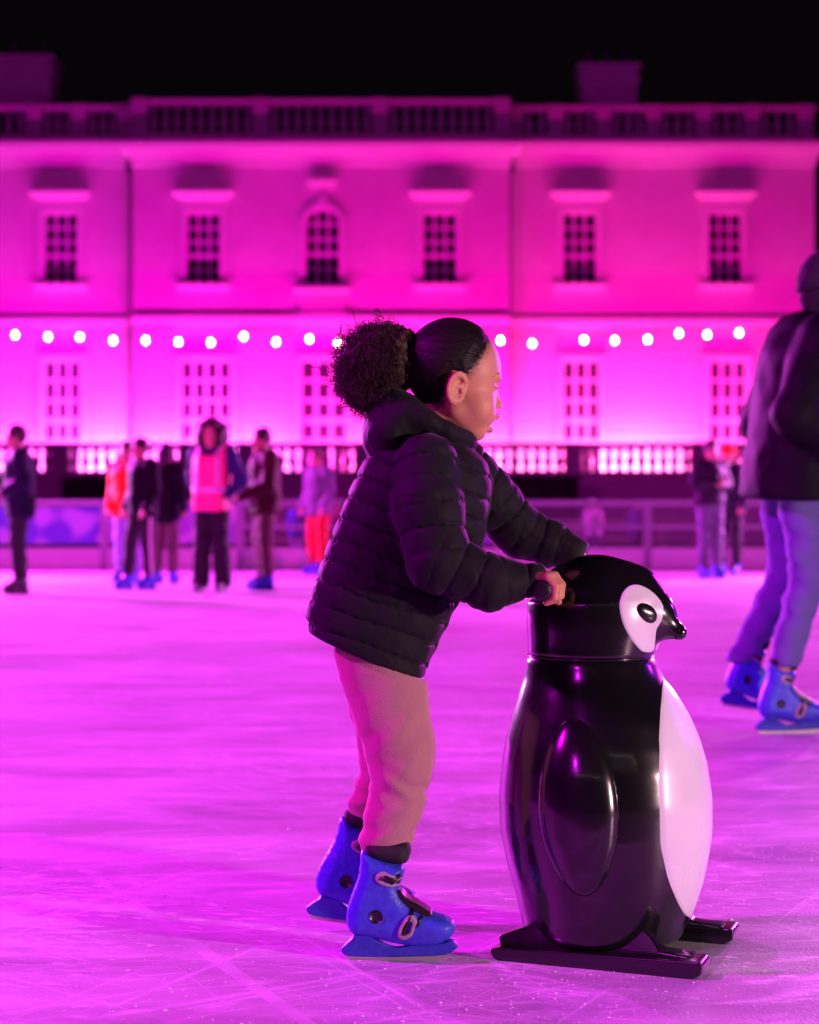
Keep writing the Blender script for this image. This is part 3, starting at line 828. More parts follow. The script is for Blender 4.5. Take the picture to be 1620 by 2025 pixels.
# ---- head ----------------------------------------------------------------
HY = R(7); CH, SH = math.cos(HY), math.sin(HY); UC = 885.0
def hl(X, Y):                       # head-local: along the face direction, across
    return (X-UC)*CH + Y*SH + UC, -(X-UC)*SH + Y*CH
def hw(x, y): return UC + (x-UC)*CH - y*SH, (x-UC)*SH + y*CH
def skull(x, y, Z):
    d = ell(x, y, Z, (894, 0, 722), (90, 77, 88))
    d = smin(d, ell(x, y, Z, (930, 0, 735), (60, 66, 72)), 18)           # forehead
    d = smin(d, ell(x, y, Z, (921, 0, 800), (57, 58, 62)), 24)           # face
    ay = np.abs(y)
    d = smin(d, ell(x, ay, Z, (938, 29, 806), (36, 34, 38)), 16)         # cheeks
    d = smin(d, rc(x, ay, Z, (893, 44, 812), (936, 14, 852), 17, 18), 18) # jaw
    d = smin(d, rc(x, y, Z, (944, -6, 853), (944, 6, 853), 17, 17), 12)   # chin
    return d
def face(x, y, Z):
    ay = np.abs(y)
    d = skull(x, y, Z)
    d = smin(d, ell(x, ay, Z, (974, 24, 748), (14, 22, 8)), 10)          # brow ridge
    d = smax(d, -ell(x, ay, Z, (992, 29, 767), (18, 20, 11)), 9)         # eye sockets
    d = smin(d, ell(x, ay, Z, (965, 27, 767), (14.5, 15, 12)), 3)        # lids over the eyeball
    d = smax(d, -ell(x, ay, Z, (984, 28, 769.5), (12, 12, 1.8)), 1.2)    # lid line
    nose = rc(x, y, Z, (975, 0, 764), (983, 0, 797), 7.5, 9.5)
    nose = smin(nose, ell(x, y, Z, (985, 0, 800), (9.5, 9.5, 8)), 5)
    nose = smin(nose, ell(x, ay, Z, (979, 9.5, 803), (8, 6.5, 6)), 4)
    d = smin(d, nose, 7)
    d = smin(d, ell(x, y, Z, (962, 0, 826), (20, 28, 17)), 12)           # mouth mound
    d = smin(d, ell(x, ay, Z, (976, 5, 823), (13, 17, 7)), 3)            # upper lip
    d = smin(d, ell(x, y, Z, (965, 0, 850), (11.5, 18, 6.5)), 3)         # lower lip
    d = smax(d, -ell(x, y, Z, (978, 0, 837), (17, 17, 7.2)), 3)          # parted mouth
    d = smax(d, -ell(x, ay, Z, (983, 5.5, 810.5), (4, 2.4, 2.2)), 1)     # nostrils
    d = smax(d, -ell(x, y, Z, (965, 0, 860.5), (5.5, 18, 3.2)), 4)       # crease above the chin
    # ear
    ex, ez = x-893, Z-773; t = R(12); ex, ez = ex*math.cos(t)+ez*math.sin(t), -ex*math.sin(t)+ez*math.cos(t)
    ey = ay - 76 + ex*.38 + ez*.10
    e = np.sqrt((ex/19.5)**2 + (ez/30)**2 + 1e-6)
    disc = smax(np.abs(ey)-3.5, (e-1)*19.5, 3)
    rim = np.sqrt(((e-.88)*19.5)**2 + (ey-3.0)**2) - 4.2
    rim = np.where((ex > 8) & (ez < 14) & (ez > -14), rim+3.0, rim)
    ear = smin(disc, rim, 3)
    ear = smax(ear, -ell(ex, ey, ez, (2, 7.5, 6), (8.0, 7, 9.5)), 2)      # concha
    ear = smax(ear, -ell(ex, ey, ez, (1, 4, -13), (7, 5, 6)), 2)
    ear = smin(ear, ell(ex, ey, ez, (11, 3, 4), (4, 4, 6)), 2)           # tragus
    ear = smin(ear, ell(ex, ey, ez, (-1, 1.5, 25), (10, 4.5, 9)), 3)     # lobe
    return smin(d, ear, 3)
def head_fn(X, Y, Z):
    x, y = hl(X, Y); d = face(x, y, Z)
    return smin(d, rc(X, Y, Z, (872, 0, 820), (845, 0, 910), 43, 47), 16)
hv, hf = sdf(head_fn, (785, -95, 620), (1006, 95, 930), 1.9)
HV = QG(hv); hf = orient(HV, hf)

# ---- hands ---------------------------------------------------------------
hd = np.array(HANDLE_DIR); hp = np.array(HANDLE_NEAR)
def to_girl(p):            # penguin units -> girl units
    w = QP(*p); return np.array([w[0]/KG+CX, (w[1]-DG)/KG, (EYE-w[2])/KG+CY])
def hand_fn(side):
    """fist closed round a handle; fingers lie side by side along the bar, little finger outermost"""
    if side < 0:
        base = to_girl(hp); dr = np.array([-SF, -CF, 0]); wr = np.array(G(1058, -128, 1142))
    else:
        base = to_girl((HC-46*CF+150*SF, 46*SF+150*CF, 1161.)); dr = np.array([SF, CF, 0]); wr = np.array(G(1140, 128, 1098))
    fwd = np.array([CF, -SF, 0.0])*1.0; dn = np.array([0, 0, 1.0])
    def at(f, s, z): return tuple(base + fwd*f + dr*s + dn*z)
    knuck = [(-23, .88), (-7, .97), (9, 1.0), (25, .92)]     # index ... little: offset along the bar outwards
    parts = []
    for i, (s, L) in enumerate(knuck):
        s = s+2; out = i*.6
        K = at(10, s*.96, -25+out); P = at(27*L, s, -9+out); D = at(25*L, s, 12+out); T = at(8*L, s*1.0, 22+out)
        parts.append((K, P, 8.6, 7.8)); parts.append((P, D, 7.8, 7.0)); parts.append((D, T, 7.0, 6.0))
    thumb = [(at(-14, -30, -14), at(2, -40, 12), 9, 8), (at(2, -40, 12), at(16, -26, 24), 8, 6.6)]
    def fn(X, Y, Z):
        d = rc(X, Y, Z, tuple(wr), at(-14, 0, -25), 19, 19)
        for s, _ in knuck:
            d = smin(d, rc(X, Y, Z, at(-18, s*.8, -24), at(9, s*.98, -25), 11, 9.6), 7)
        fd = None
        for a, b, ra, rb in parts:
            q = rc(X, Y, Z, a, b, ra, rb); fd = q if fd is None else smin(fd, q, 1.6)
        d = smin(d, fd, 4)
        for a, b, ra, rb in thumb: d = smin(d, rc(X, Y, Z, a, b, ra, rb), 5)
        return d
    lo = np.minimum(wr, base)-62; hi = np.maximum(wr, base)+62
    v, f = sdf(fn, tuple(lo), tuple(hi), 1.8); v = QG(v); return v, orient(v, f)

# ---- body under the clothes ------------------------------------------------
NA_, FA_ = -75.0, 70.0
def under(X, Y, Z):
    d = rc(X, Y*.8, Z, (835, 0, 905), (765, 0, 1240), 62, 60)
    for s, J in ((-1, (G(850, -95, 925), G(868, -135, 1112), G(1058, -128, 1145))), (1, (G(895, 95, 925), G(1035, 150, 1052), G(1135, 128, 1092)))):
        d = smin(d, rc(X, Y, Z, J[0], J[1], 30, 25), 20); d = smin(d, rc(X, Y, Z, J[1], J[2], 25, 18), 10)
    for J in ((G(760, NA_+20, 1270), G(795, NA_, 1490), G(758, NA_-10, 1700), 42, 32, 17), (G(760, FA_-20, 1270), G(768, FA_+10, 1480), G(703, FA_+42, 1645), 38, 28, 14)):
        d = smin(d, rc(X, Y, Z, J[0], J[1], J[3], J[4]), 14); d = smin(d, rc(X, Y, Z, J[1], J[2], J[4], J[5]), 10)
    return d
uv, uf = sdf(under, (630, -230, 860), (1170, 230, 1740), 6.0); UV = QG(uv); uf = orient(UV, uf)
parts_ = [(HV, hf), (UV, uf), hand_fn(-1), hand_fn(1)]
bv = []; bf = []; n = 0
for v_, f_ in parts_: bv.append(v_); bf.append(f_+n); n += len(v_)
body = obj('body', np.concatenate(bv), np.concatenate(bf), [M_skin, M_lip], girl)
# fine baby hair darkens the skin along the hairline
HL = [(972, 640), (964, 665), (950, 690), (934, 712), (921, 735), (908, 748), (899, 741), (884, 739), (873, 752), (868, 780), (862, 805), (850, 826), (838, 850), (700, 850), (700, 560), (972, 560)]
HLs = smooth_poly(HL, 2)
bx0, by0 = hl(hv[:, 0], hv[:, 1]); rg = poly2(bx0, hv[:, 2], HLs)
hm = np.clip(1 - (rg + 3*wob(bx0*.3, by0, hv[:, 2]*1.5, 7, 6, 3))/20, 0, 1)**1.6*(hv[:, 2] < 800)*(np.abs(by0) < 74)
at_ = body.data.attributes.new('hairmix', 'FLOAT', 'POINT'); full = np.zeros(len(body.data.vertices), np.float32); full[:len(hm)] = hm; at_.data.foreach_set('value', full)
_nt = M_skin.node_tree; _b = _nt.nodes['Principled BSDF']; _src = _b.inputs['Base Color'].links[0].from_socket
_at = _nt.nodes.new('ShaderNodeAttribute'); _at.attribute_name = 'hairmix'; _mx = _nt.nodes.new('ShaderNodeMix'); _mx.data_type = 'RGBA'
_nt.links.new(_at.outputs['Fac'], _mx.inputs[0]); _nt.links.new(_src, _mx.inputs[6]); _mx.inputs[7].default_value = (.02, .011, .008, 1); _nt.links.new(_mx.outputs[2], _b.inputs['Base Color'])
# lips take their own colour
fc = np.mean(hv[hf], 1); lx, ly = hl(fc[:, 0], fc[:, 1])
lip = (((lx-979)/14)**2+((np.abs(ly)-3)/17)**2+((fc[:, 2]-823)/6.5)**2 < 1) | (((lx-969)/13)**2+(ly/17)**2+((fc[:, 2]-850)/6.5)**2 < 1)
mi = np.zeros(len(body.data.polygons), np.int32); mi[:len(hf)][lip[:len(hf)]] = 1; body.data.polygons.foreach_set('material_index', mi)
for s in (-1, 1):
    x, y = hw(963.5, s*27)
    v, f = sdf(lambda X, Y, Z: ell(X, Y, Z, (x, y, 767), (13, 13, 11)), (x-18, y-18, 750), (x+18, y+18, 784), 2.0); v = QG(v)
    e = obj('eye', v, orient(v, f), [M_eye, M_iris], body)
    me = e.data; ix, iy = hw(976.5, s*28); ic = QG((ix, iy, 768)); mi = np.array([(Vector(ic)-p.center).length < .0055 for p in me.polygons], np.int32); me.polygons.foreach_set('material_index', mi)

# ---- strands helper --------------------------------------------------------
def strands(lines, r, sides=3):
    """lines: (n, m, 3) array in metres -> tubes"""
    Lr = np.asarray(lines); n, m, _ = Lr.shape
    T = np.gradient(Lr, axis=1); T /= np.linalg.norm(T, axis=2, keepdims=True)+1e-9
    up = np.array([.3, .5, .8]); A = np.cross(T, up); A /= np.linalg.norm(A, axis=2, keepdims=True)+1e-9; B = np.cross(T, A)
    tap = np.linspace(1, .45, m)[None, :, None]
    V = []
    for k in range(sides):
        g = 6.2832*k/sides; V.append(Lr + (A*math.cos(g)+B*math.sin(g))*np.asarray(r).reshape(-1, 1, 1)*tap)
    V = np.stack(V, 2).reshape(-1, 3)
    i = np.arange(n)[:, None, None]*m*sides + np.arange(m-1)[None, :, None]*sides; k = np.arange(sides)[None, None, :]; k2 = (k+1) % sides
    F = np.stack([i+k, i+k2, i+sides+k2, i+sides+k], -1).reshape(-1, 4)
    return V, F

# ---- hair drawn back over the skull --------------------------------------------
def hair_fn(X, Y, Z):
    x, y = hl(X, Y); d = skull(x, y, Z)
    reg = poly2(x, Z, HLs) + 2.5*wob(X, Y, Z, 14) + np.abs(y)*.0
    th = np.clip(-reg*.28, -5, 6.0) + 0.5*wob(x*.25, y, Z*1.2, 5, seed=4)
    return d - th
hv2, hf2 = sdf(hair_fn, (785, -95, 615), (985, 95, 862), 2.0); HV2 = QG(hv2); hf2 = orient(HV2, hf2)
hair = obj('hair', HV2, hf2, M_hair, girl)
hb = BVHTree.FromPolygons([Vector(p) for p in HV2], [tuple(map(int, q)) for q in hf2])
sk = BVHTree.FromPolygons([Vector(p) for p in HV], [tuple(map(int, q)) for q in hf])
def lie(p, off):
    a = hb.find_nearest(p); b = sk.find_nearest(p)
    c = Vector(QG((888, 0, 730)))
    q = a if (a[0]-c).length > (b[0]-c).length else b
    nrm = (q[0]-c).normalized(); return q[0] + nrm*off
TIE = Vector(QG((812, 0, 706)))
def swept():
    out = []; rr = []
    HLv = [Vector((p[0], p[1])) for p in smooth_poly(HL[:12], 2, closed=True) if p[0] > 845 and p[1] > 636 and (p[1] < 726 or p[0] < 874)]
    for i in range(2200):
        near = RNG.random() < .8
        h = HLv[RNG.integers(len(HLv))]; x = h[0] + RNG.normal(0, 5) + abs(RNG.normal(0, 3)) - (5 if h[1] > 735 else 0); z = h[1] + RNG.normal(0, 4) - (6 if h[1] > 735 else 0)
        if i > 1300: x = RNG.uniform(825, 950); z = RNG.uniform(632, 800)
        if poly2(np.array([x]), np.array([z]), HLs)[0] > (7 if i <= 1300 else -8): continue
        x0, y0 = hw(x, -60 if near else 60)
        start = Vector(QG((x0, y0, z))); p = lie(start, .0006)
        L = [p]; steps = 12; ln = RNG.uniform(.012, .04)
        w = RNG.normal(0, .25)
        for k in range(steps-1):
            d = (TIE-p).normalized(); d = d + Vector((0, 0, 1))*w*(.5-k/steps)*.6
            p = lie(p + d.normalized()*ln/steps*1.3, .0009+.0004*math.sin(k)); L.append(p)
        out.append([tuple(q) for q in L]); rr.append(RNG.uniform(.0001, .0002))
    return np.array(out), np.array(rr)
so, sr = swept(); V, F = strands(so, sr, 3); obj('swept_hair', V, F, M_hair, hair)

# ---- curly ponytail ---------------------------------------------------------------
def puff(X, Y, Z):
    d = ell(X, Y, Z, (738, 0, 722), (66, 70, 72)); d = smin(d, ell(X, Y, Z, (772, 0, 692), (38, 46, 44)), 20); d = smin(d, ell(X, Y, Z, (724, 0, 770), (44, 58, 40)), 20)
    d = smin(d, rc(X, Y, Z, (770, 0, 705), (815, 0, 706), 44, 36), 14); d = smin(d, ell(X, Y, Z, (786, 0, 712), (36, 56, 68)), 18); d = smin(d, ell(X, Y, Z, (752, 0, 778), (40, 54, 34)), 18)
    return d + 6*wob(X, Y, Z, 30) + 4*wob(X, Y, Z, 12, seed=3)
gobj('ponytail', puff, (630, -110, 620), (850, 110, 840), 3.5, M_hairc)
pony = [o for o in girl.children if o.name.startswith('ponytail')][0]
def curls(n):
    m = 46; t = np.linspace(0, 1, m); out = []; rr = []
    for i in range(n):
        d = RNG.normal(size=3); d /= np.linalg.norm(d)
        d[0] = -abs(d[0])*.9 + .55*RNG.random(); d[2] += .22
        d /= np.linalg.norm(d)
        ext = RNG.uniform(.74, 1.05) + .06*max(0, math.sin(d[2]*9+d[1]*5))
        end = np.array([750, 0, 727]) + d*np.array([106, 94, 101])*ext
        if end[2] > 795: end[0] = min(end[0], 775)
        if end[0] > 820: end[0] = 820 - RNG.uniform(0, 25)
        start = np.array([796, 0, 704]) + RNG.normal(0, 12, 3)
        if RNG.random() < .45: start = np.array([745, 0, 724]) + RNG.normal(0, 34, 3)
        mid = (start+end)/2 + RNG.normal(0, 12, 3) + np.array([0, 0, -8])
        c = ((1-t)**2)[:, None]*start + (2*t*(1-t))[:, None]*mid + (t**2)[:, None]*end
        c[:, 2] += 9*t**3*RNG.random()
        T = np.gradient(c, axis=0); T /= np.linalg.norm(T, axis=1, keepdims=True); A = np.cross(T, [.2, .9, .3]); A /= np.linalg.norm(A, axis=1, keepdims=True); B = np.cross(T, A)
        turns = RNG.uniform(3, 6.5); ph = RNG.uniform(0, 6.28); rad = RNG.uniform(2.8, 7.5)*np.clip(t*3, .2, 1)
        c = c + A*(rad*np.cos(turns*6.283*t+ph))[:, None] + B*(rad*np.sin(turns*6.283*t+ph))[:, None]
        out.append(c); rr.append(RNG.uniform(.0005, .0011))
    return QG(np.array(out)), np.array(rr)
co, cr = curls(3000); V, F = strands(co, cr, 3); obj('curls', V, F, M_hairc, pony)
tie = [tuple(QG((818 + 4*math.sin(a), 37*math.cos(a), 706+37*math.sin(a)))) for a in np.linspace(0, 6.283, 40)]
MB().tube(tie, .006, 8).build('hair_tie', M_knit, girl, True)
# eyebrow and lashes
def brow(side):
    out = []
    for i in range(60):
        t = RNG.random()**1.2; x = 985 - 22*t; z = 749 - 4*math.sin(t*2.6) + RNG.normal(0, 1.1); yy = 14 + 32*t
        x, y = hw(x, side*yy); p = lie(Vector(QG((x, y, z))), .0003); x2, y2 = hw(985-22*t-4, side*(yy+4)); q = lie(Vector(QG((x2, y2, z-1.0))), .0005)
        out.append([tuple(p.lerp(q, k/3)) for k in range(4)])
    V, F = strands(np.array(out), np.full(len(out), .00016), 3); obj('eyebrow', V, F, M_hair, body)
    out = []
    for i in range(34):
        t = i/33; x, y = hw(977 - 9*t*t, side*(18+20*t)); x2, y2 = hw(988 - 10*t*t, side*(19+23*t))
        p = Vector(QG((x, y, 768.5))); q = Vector(QG((x2, y2, 767 + 2*t))); out.append([tuple(p.lerp(q, k/3) + Vector((0, 0, .0006*k*(k-3)*.5))) for k in range(4)])
    V, F = strands(np.array(out), np.full(len(out), .0003), 3); obj('eyelashes', V, F, M_hair, body)
brow(-1); brow(1)

# ---- quilted jacket -----------------------------------------------------------------
TA = math.atan2(100, 412); CT, ST = math.cos(TA), math.sin(TA)
OX, OY = 735.0, 1262.0
def ab(px, py): return (px-OX)*ST - (py-OY)*CT, (px-OX)*CT + (py-OY)*ST     # up the spine, towards the front
backp = np.array([ab(*p) for p in ((612, 1240), (604, 1219), (611, 1193), (627, 1138), (647, 1080), (668, 1029), (685, 985), (705, 940), (722, 905), (745, 870), (775, 845))])
frontp = np.array([ab(*p) for p in ((842, 1322), (858, 1284), (903, 1193), (935, 1130), (952, 1080), (962, 1030), (970, 985), (972, 950), (962, 915), (945, 888), (925, 868))])
def lut(P): 
    P = P[np.argsort(P[:, 0])]; return P
backp, frontp = lut(backp), lut(frontp)
def quilt(t, period, amp, sharp=.45): return amp*(np.abs(np.sin(math.pi*t/period))**sharp)
SEAM = 43.0
def torso(X, Y, Z):
    a = (X-OX)*ST - (Z-OY)*CT; b = (X-OX)*CT + (Z-OY)*ST
    bb = np.interp(a, backp[:, 0], backp[:, 1]).astype(np.float32); fb = np.interp(a, frontp[:, 0], frontp[:, 1]).astype(np.float32)
    c = (bb+fb)/2; r = (fb-bb)/2
    T = np.interp(a, [-60, 0, 150, 300, 360, 420], [118, 120, 116, 124, 108, 66]).astype(np.float32)
    s = a + .10*b + 4*wob(X, Y, Z, 140, 4) + .8*wob(X, Y, Z, 30, 5, 2)
    sn = np.abs(np.sin(math.pi*(s+8)/SEAM)); q = 5.4*sn**.33 - 4.8 - 2.4*np.exp(-(sn/.22)**2) + .9*wob(X, Y, Z, 46, 6, 5) + (1-sn)*1.3*wob(X, Y, Z, 17, 6, 9)
    e = (np.abs((b-c)/r)**2.5 + np.abs(Y/T)**2.5 + 1e-6)**.4
    d = (e-1)*np.minimum(r, T) - q
    hem = -(a + .16*b + 36)                                    # slanted hem
    d = smax(d, hem, 9); return smax(d, a-418, 30)
def arm_fn(J, rad, X, Y, Z, seed):
    """J: joints; rad: radii at joints; puffed between stitched rings"""
    d = None; L0 = 0.0
    for (p, q, ra, rb) in zip(J[:-1], J[1:], rad[:-1], rad[1:]):
        L = math.dist(p, q); t = rct(X, Y, Z, p, q)
        s = L0 + np.clip(t, -20, L+20) + 4*wob(X, Y, Z, 90, 5, seed) + .8*wob(X, Y, Z, 25, 5, seed+2)
        sn = np.abs(np.sin(math.pi*s/46)); w = 4.8*sn**.33 - 4.2 - 2.4*np.exp(-(sn/.22)**2) + 1.0*wob(X, Y, Z, 42, 6, seed+1) + (1-sn)*1.2*wob(X, Y, Z, 15, 6, seed+7)
        k = rc(X, Y, Z, p, q, ra, rb) - w
        d = k if d is None else smin(d, k, 16); L0 += L
    return d
NJ = [G(845, -98, 918), G(846, -128, 1000), G(866, -150, 1108), G(968, -146, 1153), G(1050, -132, 1148)]; NR = [60, 68, 60, 52, 33]
FJ = [G(915, 98, 925), G(965, 128, 985), G(1030, 150, 1052), G(1090, 146, 1076), G(1132, 132, 1092)]; FR = [58, 60, 52, 46, 34]
def hood(X, Y, Z):
    # thick padded collar lying round the neck, hood slumped behind
    n = 22; d = None
    for i in range(n):
        a = 2*math.pi*i/n; ca, sa = math.cos(a), math.sin(a)
        u = 848 + 78*ca; y = 74*sa; z = 841 + 36*ca - 2*abs(sa)
        r = 16 + 20*max(0, -ca)**.7
        q = np.sqrt((X-u)**2 + (Y-y)**2 + (Z-z)**2) - r
        d = q if d is None else smin(d, q, 22)
    sl = ell((X-772)*.94+(Z-860)*.34, Y, -(X-772)*.34+(Z-860)*.94, (0, 0, 0), (56, 98, 62))
    d = smin(d, sl, 34)
    d = smax(d, -rc(X, Y, Z, (885, 0, 770), (852, 0, 860), 54, 44), 14)
    return d + 1.6*wob(X, Y, Z, 60, 6, 3) + .6*wob(X, Y, Z, 22, 6, 8)
def coat_fn(X, Y, Z):
    d = torso(X, Y, Z)
    d = smin(d, arm_fn(NJ, NR, X, Y, Z, 1), 9); d = smin(d, arm_fn(FJ, FR, X, Y, Z, 4), 9)
    d = smin(d, hood(X, Y, Z), 5)
    d = smax(d, -rc(X, Y, Z, (885, 0, 770), (852, 0, 870), 53, 45), 5)
    return d
coat = gobj('jacket', coat_fn, (590, -225, 770), (1165, 225, 1335), 2.75, M_coat)
for J in (NJ, FJ):
    a, b = np.array(J[-2]), np.array(J[-1]); d = (b-a)/np.linalg.norm(b-a)
    pts = [tuple(QG(b + d*s)) for s in (-8, 12, 22, 26)]
    MB().tube(pts, [.031, .030, .029, .026], 28).build('cuff', M_knit, coat, True)
# front zip with its puller
zp = []
for a in np.linspace(-30, 385, 60):
    f_ = np.interp(a, frontp[:, 0], frontp[:, 1]) - 2 + 1.5*math.sin(a*.13)
    zp.append(tuple(QG((OX + a*ST + f_*CT, -6, OY - a*CT + f_*ST))))
MB().tube(zp, .0045, 8).build('zipper', M_knit, coat, True)

# ---- joggers --------------------------------------------------------------------------
near_leg = [(1250, 746, 82), (1290, 750, 90), (1335, 757, 85), (1406, 772, 78), (1476, 789, 71.5), (1520, 794, 64), (1565, 788, 56), (1602, 780, 58), (1637, 770, 53), (1662, 762, 53), (1684, 758, 44)]
far_leg = [(1250, 750, 66), (1290, 749, 72), (1330, 752, 76), (1400, 758, 70), (1470, 762, 56), (1520, 755, 44), (1560, 739, 40), (1585, 728, 41), (1606, 717, 30)]
def leg_fn(rows, w0, w1, X, Y, Z, seed):
    A = np.array([G(c, w0+(w1-w0)*(y-1250)/430, y) + (r,) for y, c, r in rows])
    zz = A[:, 2]; c = np.interp(Z, zz, A[:, 0]).astype(np.float32); r = np.interp(Z, zz, A[:, 3]).astype(np.float32); w = np.interp(Z, zz, A[:, 1]).astype(np.float32)
    depth = np.interp(Z, [1250, 1330, 1400, 1520, 1690], [.62, .74, .86, .95, .95])
    d = (np.sqrt((X-c)**2 + ((Y-w)/depth)**2 + 1e-6) - r)*.9
    fold = 2.2*wob(X*.6, Y*.6, Z*1.4, 60, 6, seed) + 1.2*wob(X*.5, Y*.5, Z*1.6, 26, 6, seed+3)
    low = np.clip((Z-1540)/90, 0, 1)
    fold = fold + low*4.6*np.sin((Z + .35*(X-c) + 5*wob(X, Y, Z, 70, 4, 6))/6.2)
    knee = np.exp(-((Z-1540)/34)**2)*2.6*np.sin((Z - .55*(X-c) + 4*wob(X, Y, Z, 60, 4, 2))/6.5) + np.exp(-((Z-1440)/60)**2)*1.6*np.sin((Z + .8*(X-c) + 6*wob(X, Y, Z, 80, 4, 9))/11)
    return d + fold*.38 + knee*.9, zz[-1]
def joggers(X, Y, Z):
    a, za = leg_fn(near_leg, -44, -82, X, Y, Z, 2); b, zb = leg_fn(far_leg, 44, 92, X, Y, Z, 5)
    tilt = (X-760)*.22
    a = smax(a, Z-za-8-tilt, 7); b = smax(b, Z-zb-6-(X-705)*.30, 6)
    d = smin(a, b, 8)
    ax = (X-OX)*ST - (Z-OY)*CT; bx = (X-OX)*CT + (Z-OY)*ST      # stays inside the jacket above its hem
    bb = np.interp(ax, backp[:, 0], backp[:, 1]).astype(np.float32); fb = np.interp(ax, frontp[:, 0], frontp[:, 1]).astype(np.float32)
    e = (np.abs((bx-(bb+fb)/2)/((fb-bb)/2-13))**2.5 + np.abs(Y/104)**2.5 + 1e-6)**.4
    d = np.where(ax + .16*bx + 32 > 0, np.maximum(d, (e-1)*90), d)
    return smax(d, 1240-Z, 6)
gobj('joggers', joggers, (640, -160, 1230), (880, 170, 1720), 3.0, M_fleece)

# ---- skates ----------------------------------------------------------------------------
KB = .000916
def SB(p): return ((p[0]-745)*KB, (1898-p[1])*KB)
Z4 = lambda x, y: SB((580 + x/4.263, 1560 + y/4.263))
SHELL = [Z4(*p) for p in ((572, 505), (566, 640), (548, 760), (505, 860), (462, 990), (448, 1080), (455, 1150), (490, 1215), (540, 1235), (660, 1245), (820, 1290), (990, 1318), (1190, 1312), (1330, 1255), (1368, 1180), (1362, 1105), (1290, 1065), (1180, 1035), (1060, 995), (965, 930), (905, 850), (900, 800), (930, 740), (948, 640), (860, 620), (720, 580), (640, 530))]
CHAS = [Z4(*p) for p in ((500, 1215), (520, 1240), (440, 1310), (402, 1350), (412, 1385), (450, 1408), (620, 1412), (900, 1412), (1180, 1402), (1310, 1388), (1390, 1325), (1385, 1300), (1335, 1255), (1250, 1290), (1000, 1310), (700, 1230))]
HOLE = [Z4(*p) for p in ((670, 1240), (760, 1296), (840, 1332), (930, 1325), (1010, 1302), (900, 1282), (780, 1250))]
BLADE = [Z4(*p) for p in ((440, 1405), (450, 1440), (490, 1462), (700, 1465), (1000, 1455), (1230, 1438), (1300, 1415), (1330, 1385))]
def smooth_s(P, n=2): return smooth_poly(P, n)
def boot_meshes():
    S = smooth_s(SHELL); C = smooth_s(CHAS, 1); H = smooth_s(HOLE, 1); B = smooth_s(BLADE, 1)
    def shell(X, Y, Z):
        d = poly2(X, Z, S); s = np.clip(-d/.030, 0, 1)
        T = np.interp(Z, [.03, .06, .10, .13, .20], [.030, .034, .033, .034, .037]).astype(np.float32)
        T = T*np.interp(X, [-.06, -.03, .05, .11, .15], [.86, .95, 1.0, 1.05, .9]).astype(np.float32)
        hw_ = T*np.sqrt(np.clip(1-(1-s)**2.6, 0, 1))
        # moulded ribs
        hw_ = hw_ - .0012*np.exp(-((Z-.128+.25*X)/.0022)**2)*(d < -.002) - .0010*np.exp(-((Z-.058-.0*X)/.0025)**2)*(d < -.002)
        return np.where(d < 0, np.abs(Y)-hw_, np.sqrt(d*d+Y*Y)).astype(np.float32)
    def chas(X, Y, Z):
        d = np.maximum(poly2(X, Z, C), -poly2(X, Z, H)); t = np.interp(Z, [.018, .035, .055], [.008, .011, .024]).astype(np.float32)
        return smax(d, np.abs(Y)-t, .003)
    lo, hi = (-.09, -.05, .0), (.165, .05, .215)
    out = {}
    for nm, fn, h in (('skate_boot', shell, .0024), ('chassis', chas, .0022)):
        v, f = sdf(fn, lo, hi, h); out[nm] = (relax(v, f, 4 if nm == 'skate_boot' else 2), orient(v, f))
    v = [(x, s*.0017, max(z, 0)) for s in (-1, 1) for x, z in B]; m = len(B)
    out['blade'] = (np.array(v), [tuple(range(m)), tuple(reversed(range(m, 2*m)))] + [((i+1) % m, i, i+m, (i+1) % m+m) for i in range(m)])
    # black liner standing out of the cuff
    lp = [Z4(*p) for p in ((600, 430), (610, 560), (720, 610), (950, 645), (985, 560), (1000, 470), (940, 430))]; lp = smooth_s(lp, 2)
    def liner(X, Y, Z):
        d = poly2(X, Z, lp); s = np.clip(-d/.028, 0, 1); return np.where(d < 0, np.abs(Y)-.032*np.sqrt(np.clip(1-(1-s)**2.4, 0, 1)), np.sqrt(d*d+Y*Y)).astype(np.float32)
    v, f = sdf(liner, lo, (.165, .05, .25), .003); out['liner'] = (relax(v, f, 3), orient(v, f))
    # tongue strip at the instep
    tp = [Z4(*p) for p in ((855, 830), (900, 930), (960, 1000), (1090, 1070), (1200, 1045), (1080, 965), (965, 905), (905, 830))]; tp = smooth_s(tp, 1)
    def tongue(X, Y, Z):
        d = poly2(X, Z, tp); return smax(d, np.abs(Y)-.024, .004)
    v, f = sdf(tongue, lo, hi, .0024); out['tongue'] = (v, orient(v, f))
    bv_ = BVHTree.FromPolygons([Vector(p) for p in out['skate_boot'][0]], [tuple(map(int, q)) for q in out['skate_boot'][1]])
    def surf(p, side, off):
        h = bv_.ray_cast(Vector((p[0], side*.2, p[1])), Vector((0, -side, 0)))
        if h[0] is None: h = bv_.find_nearest(Vector((p[0], side*.03, p[1])))
        return h[0] + Vector((0, side*off, 0))
    def band(pts, r, side, closed=True):
        # a flat moulded plate with a slot through it
        mb = MB(); P0 = smooth_poly([Z4(*q) for q in pts], 2, True); c0 = P0.mean(0); k = len(P0); v = []
        for sc_, of in ((1.0, -.001), (1.0, r*.9), (.93, r*1.15), (.60, r*1.15), (.52, r*.8), (.52, -.001)):
            v += [tuple(surf(c0+(p-c0)*sc_, side, of)) for p in P0]
        f = [(j*k+i, j*k+(i+1) % k, (j+1)*k+(i+1) % k, (j+1)*k+i) for j in range(5) for i in range(k)]
        return mb.add(v, f)
    out['side'] = {}
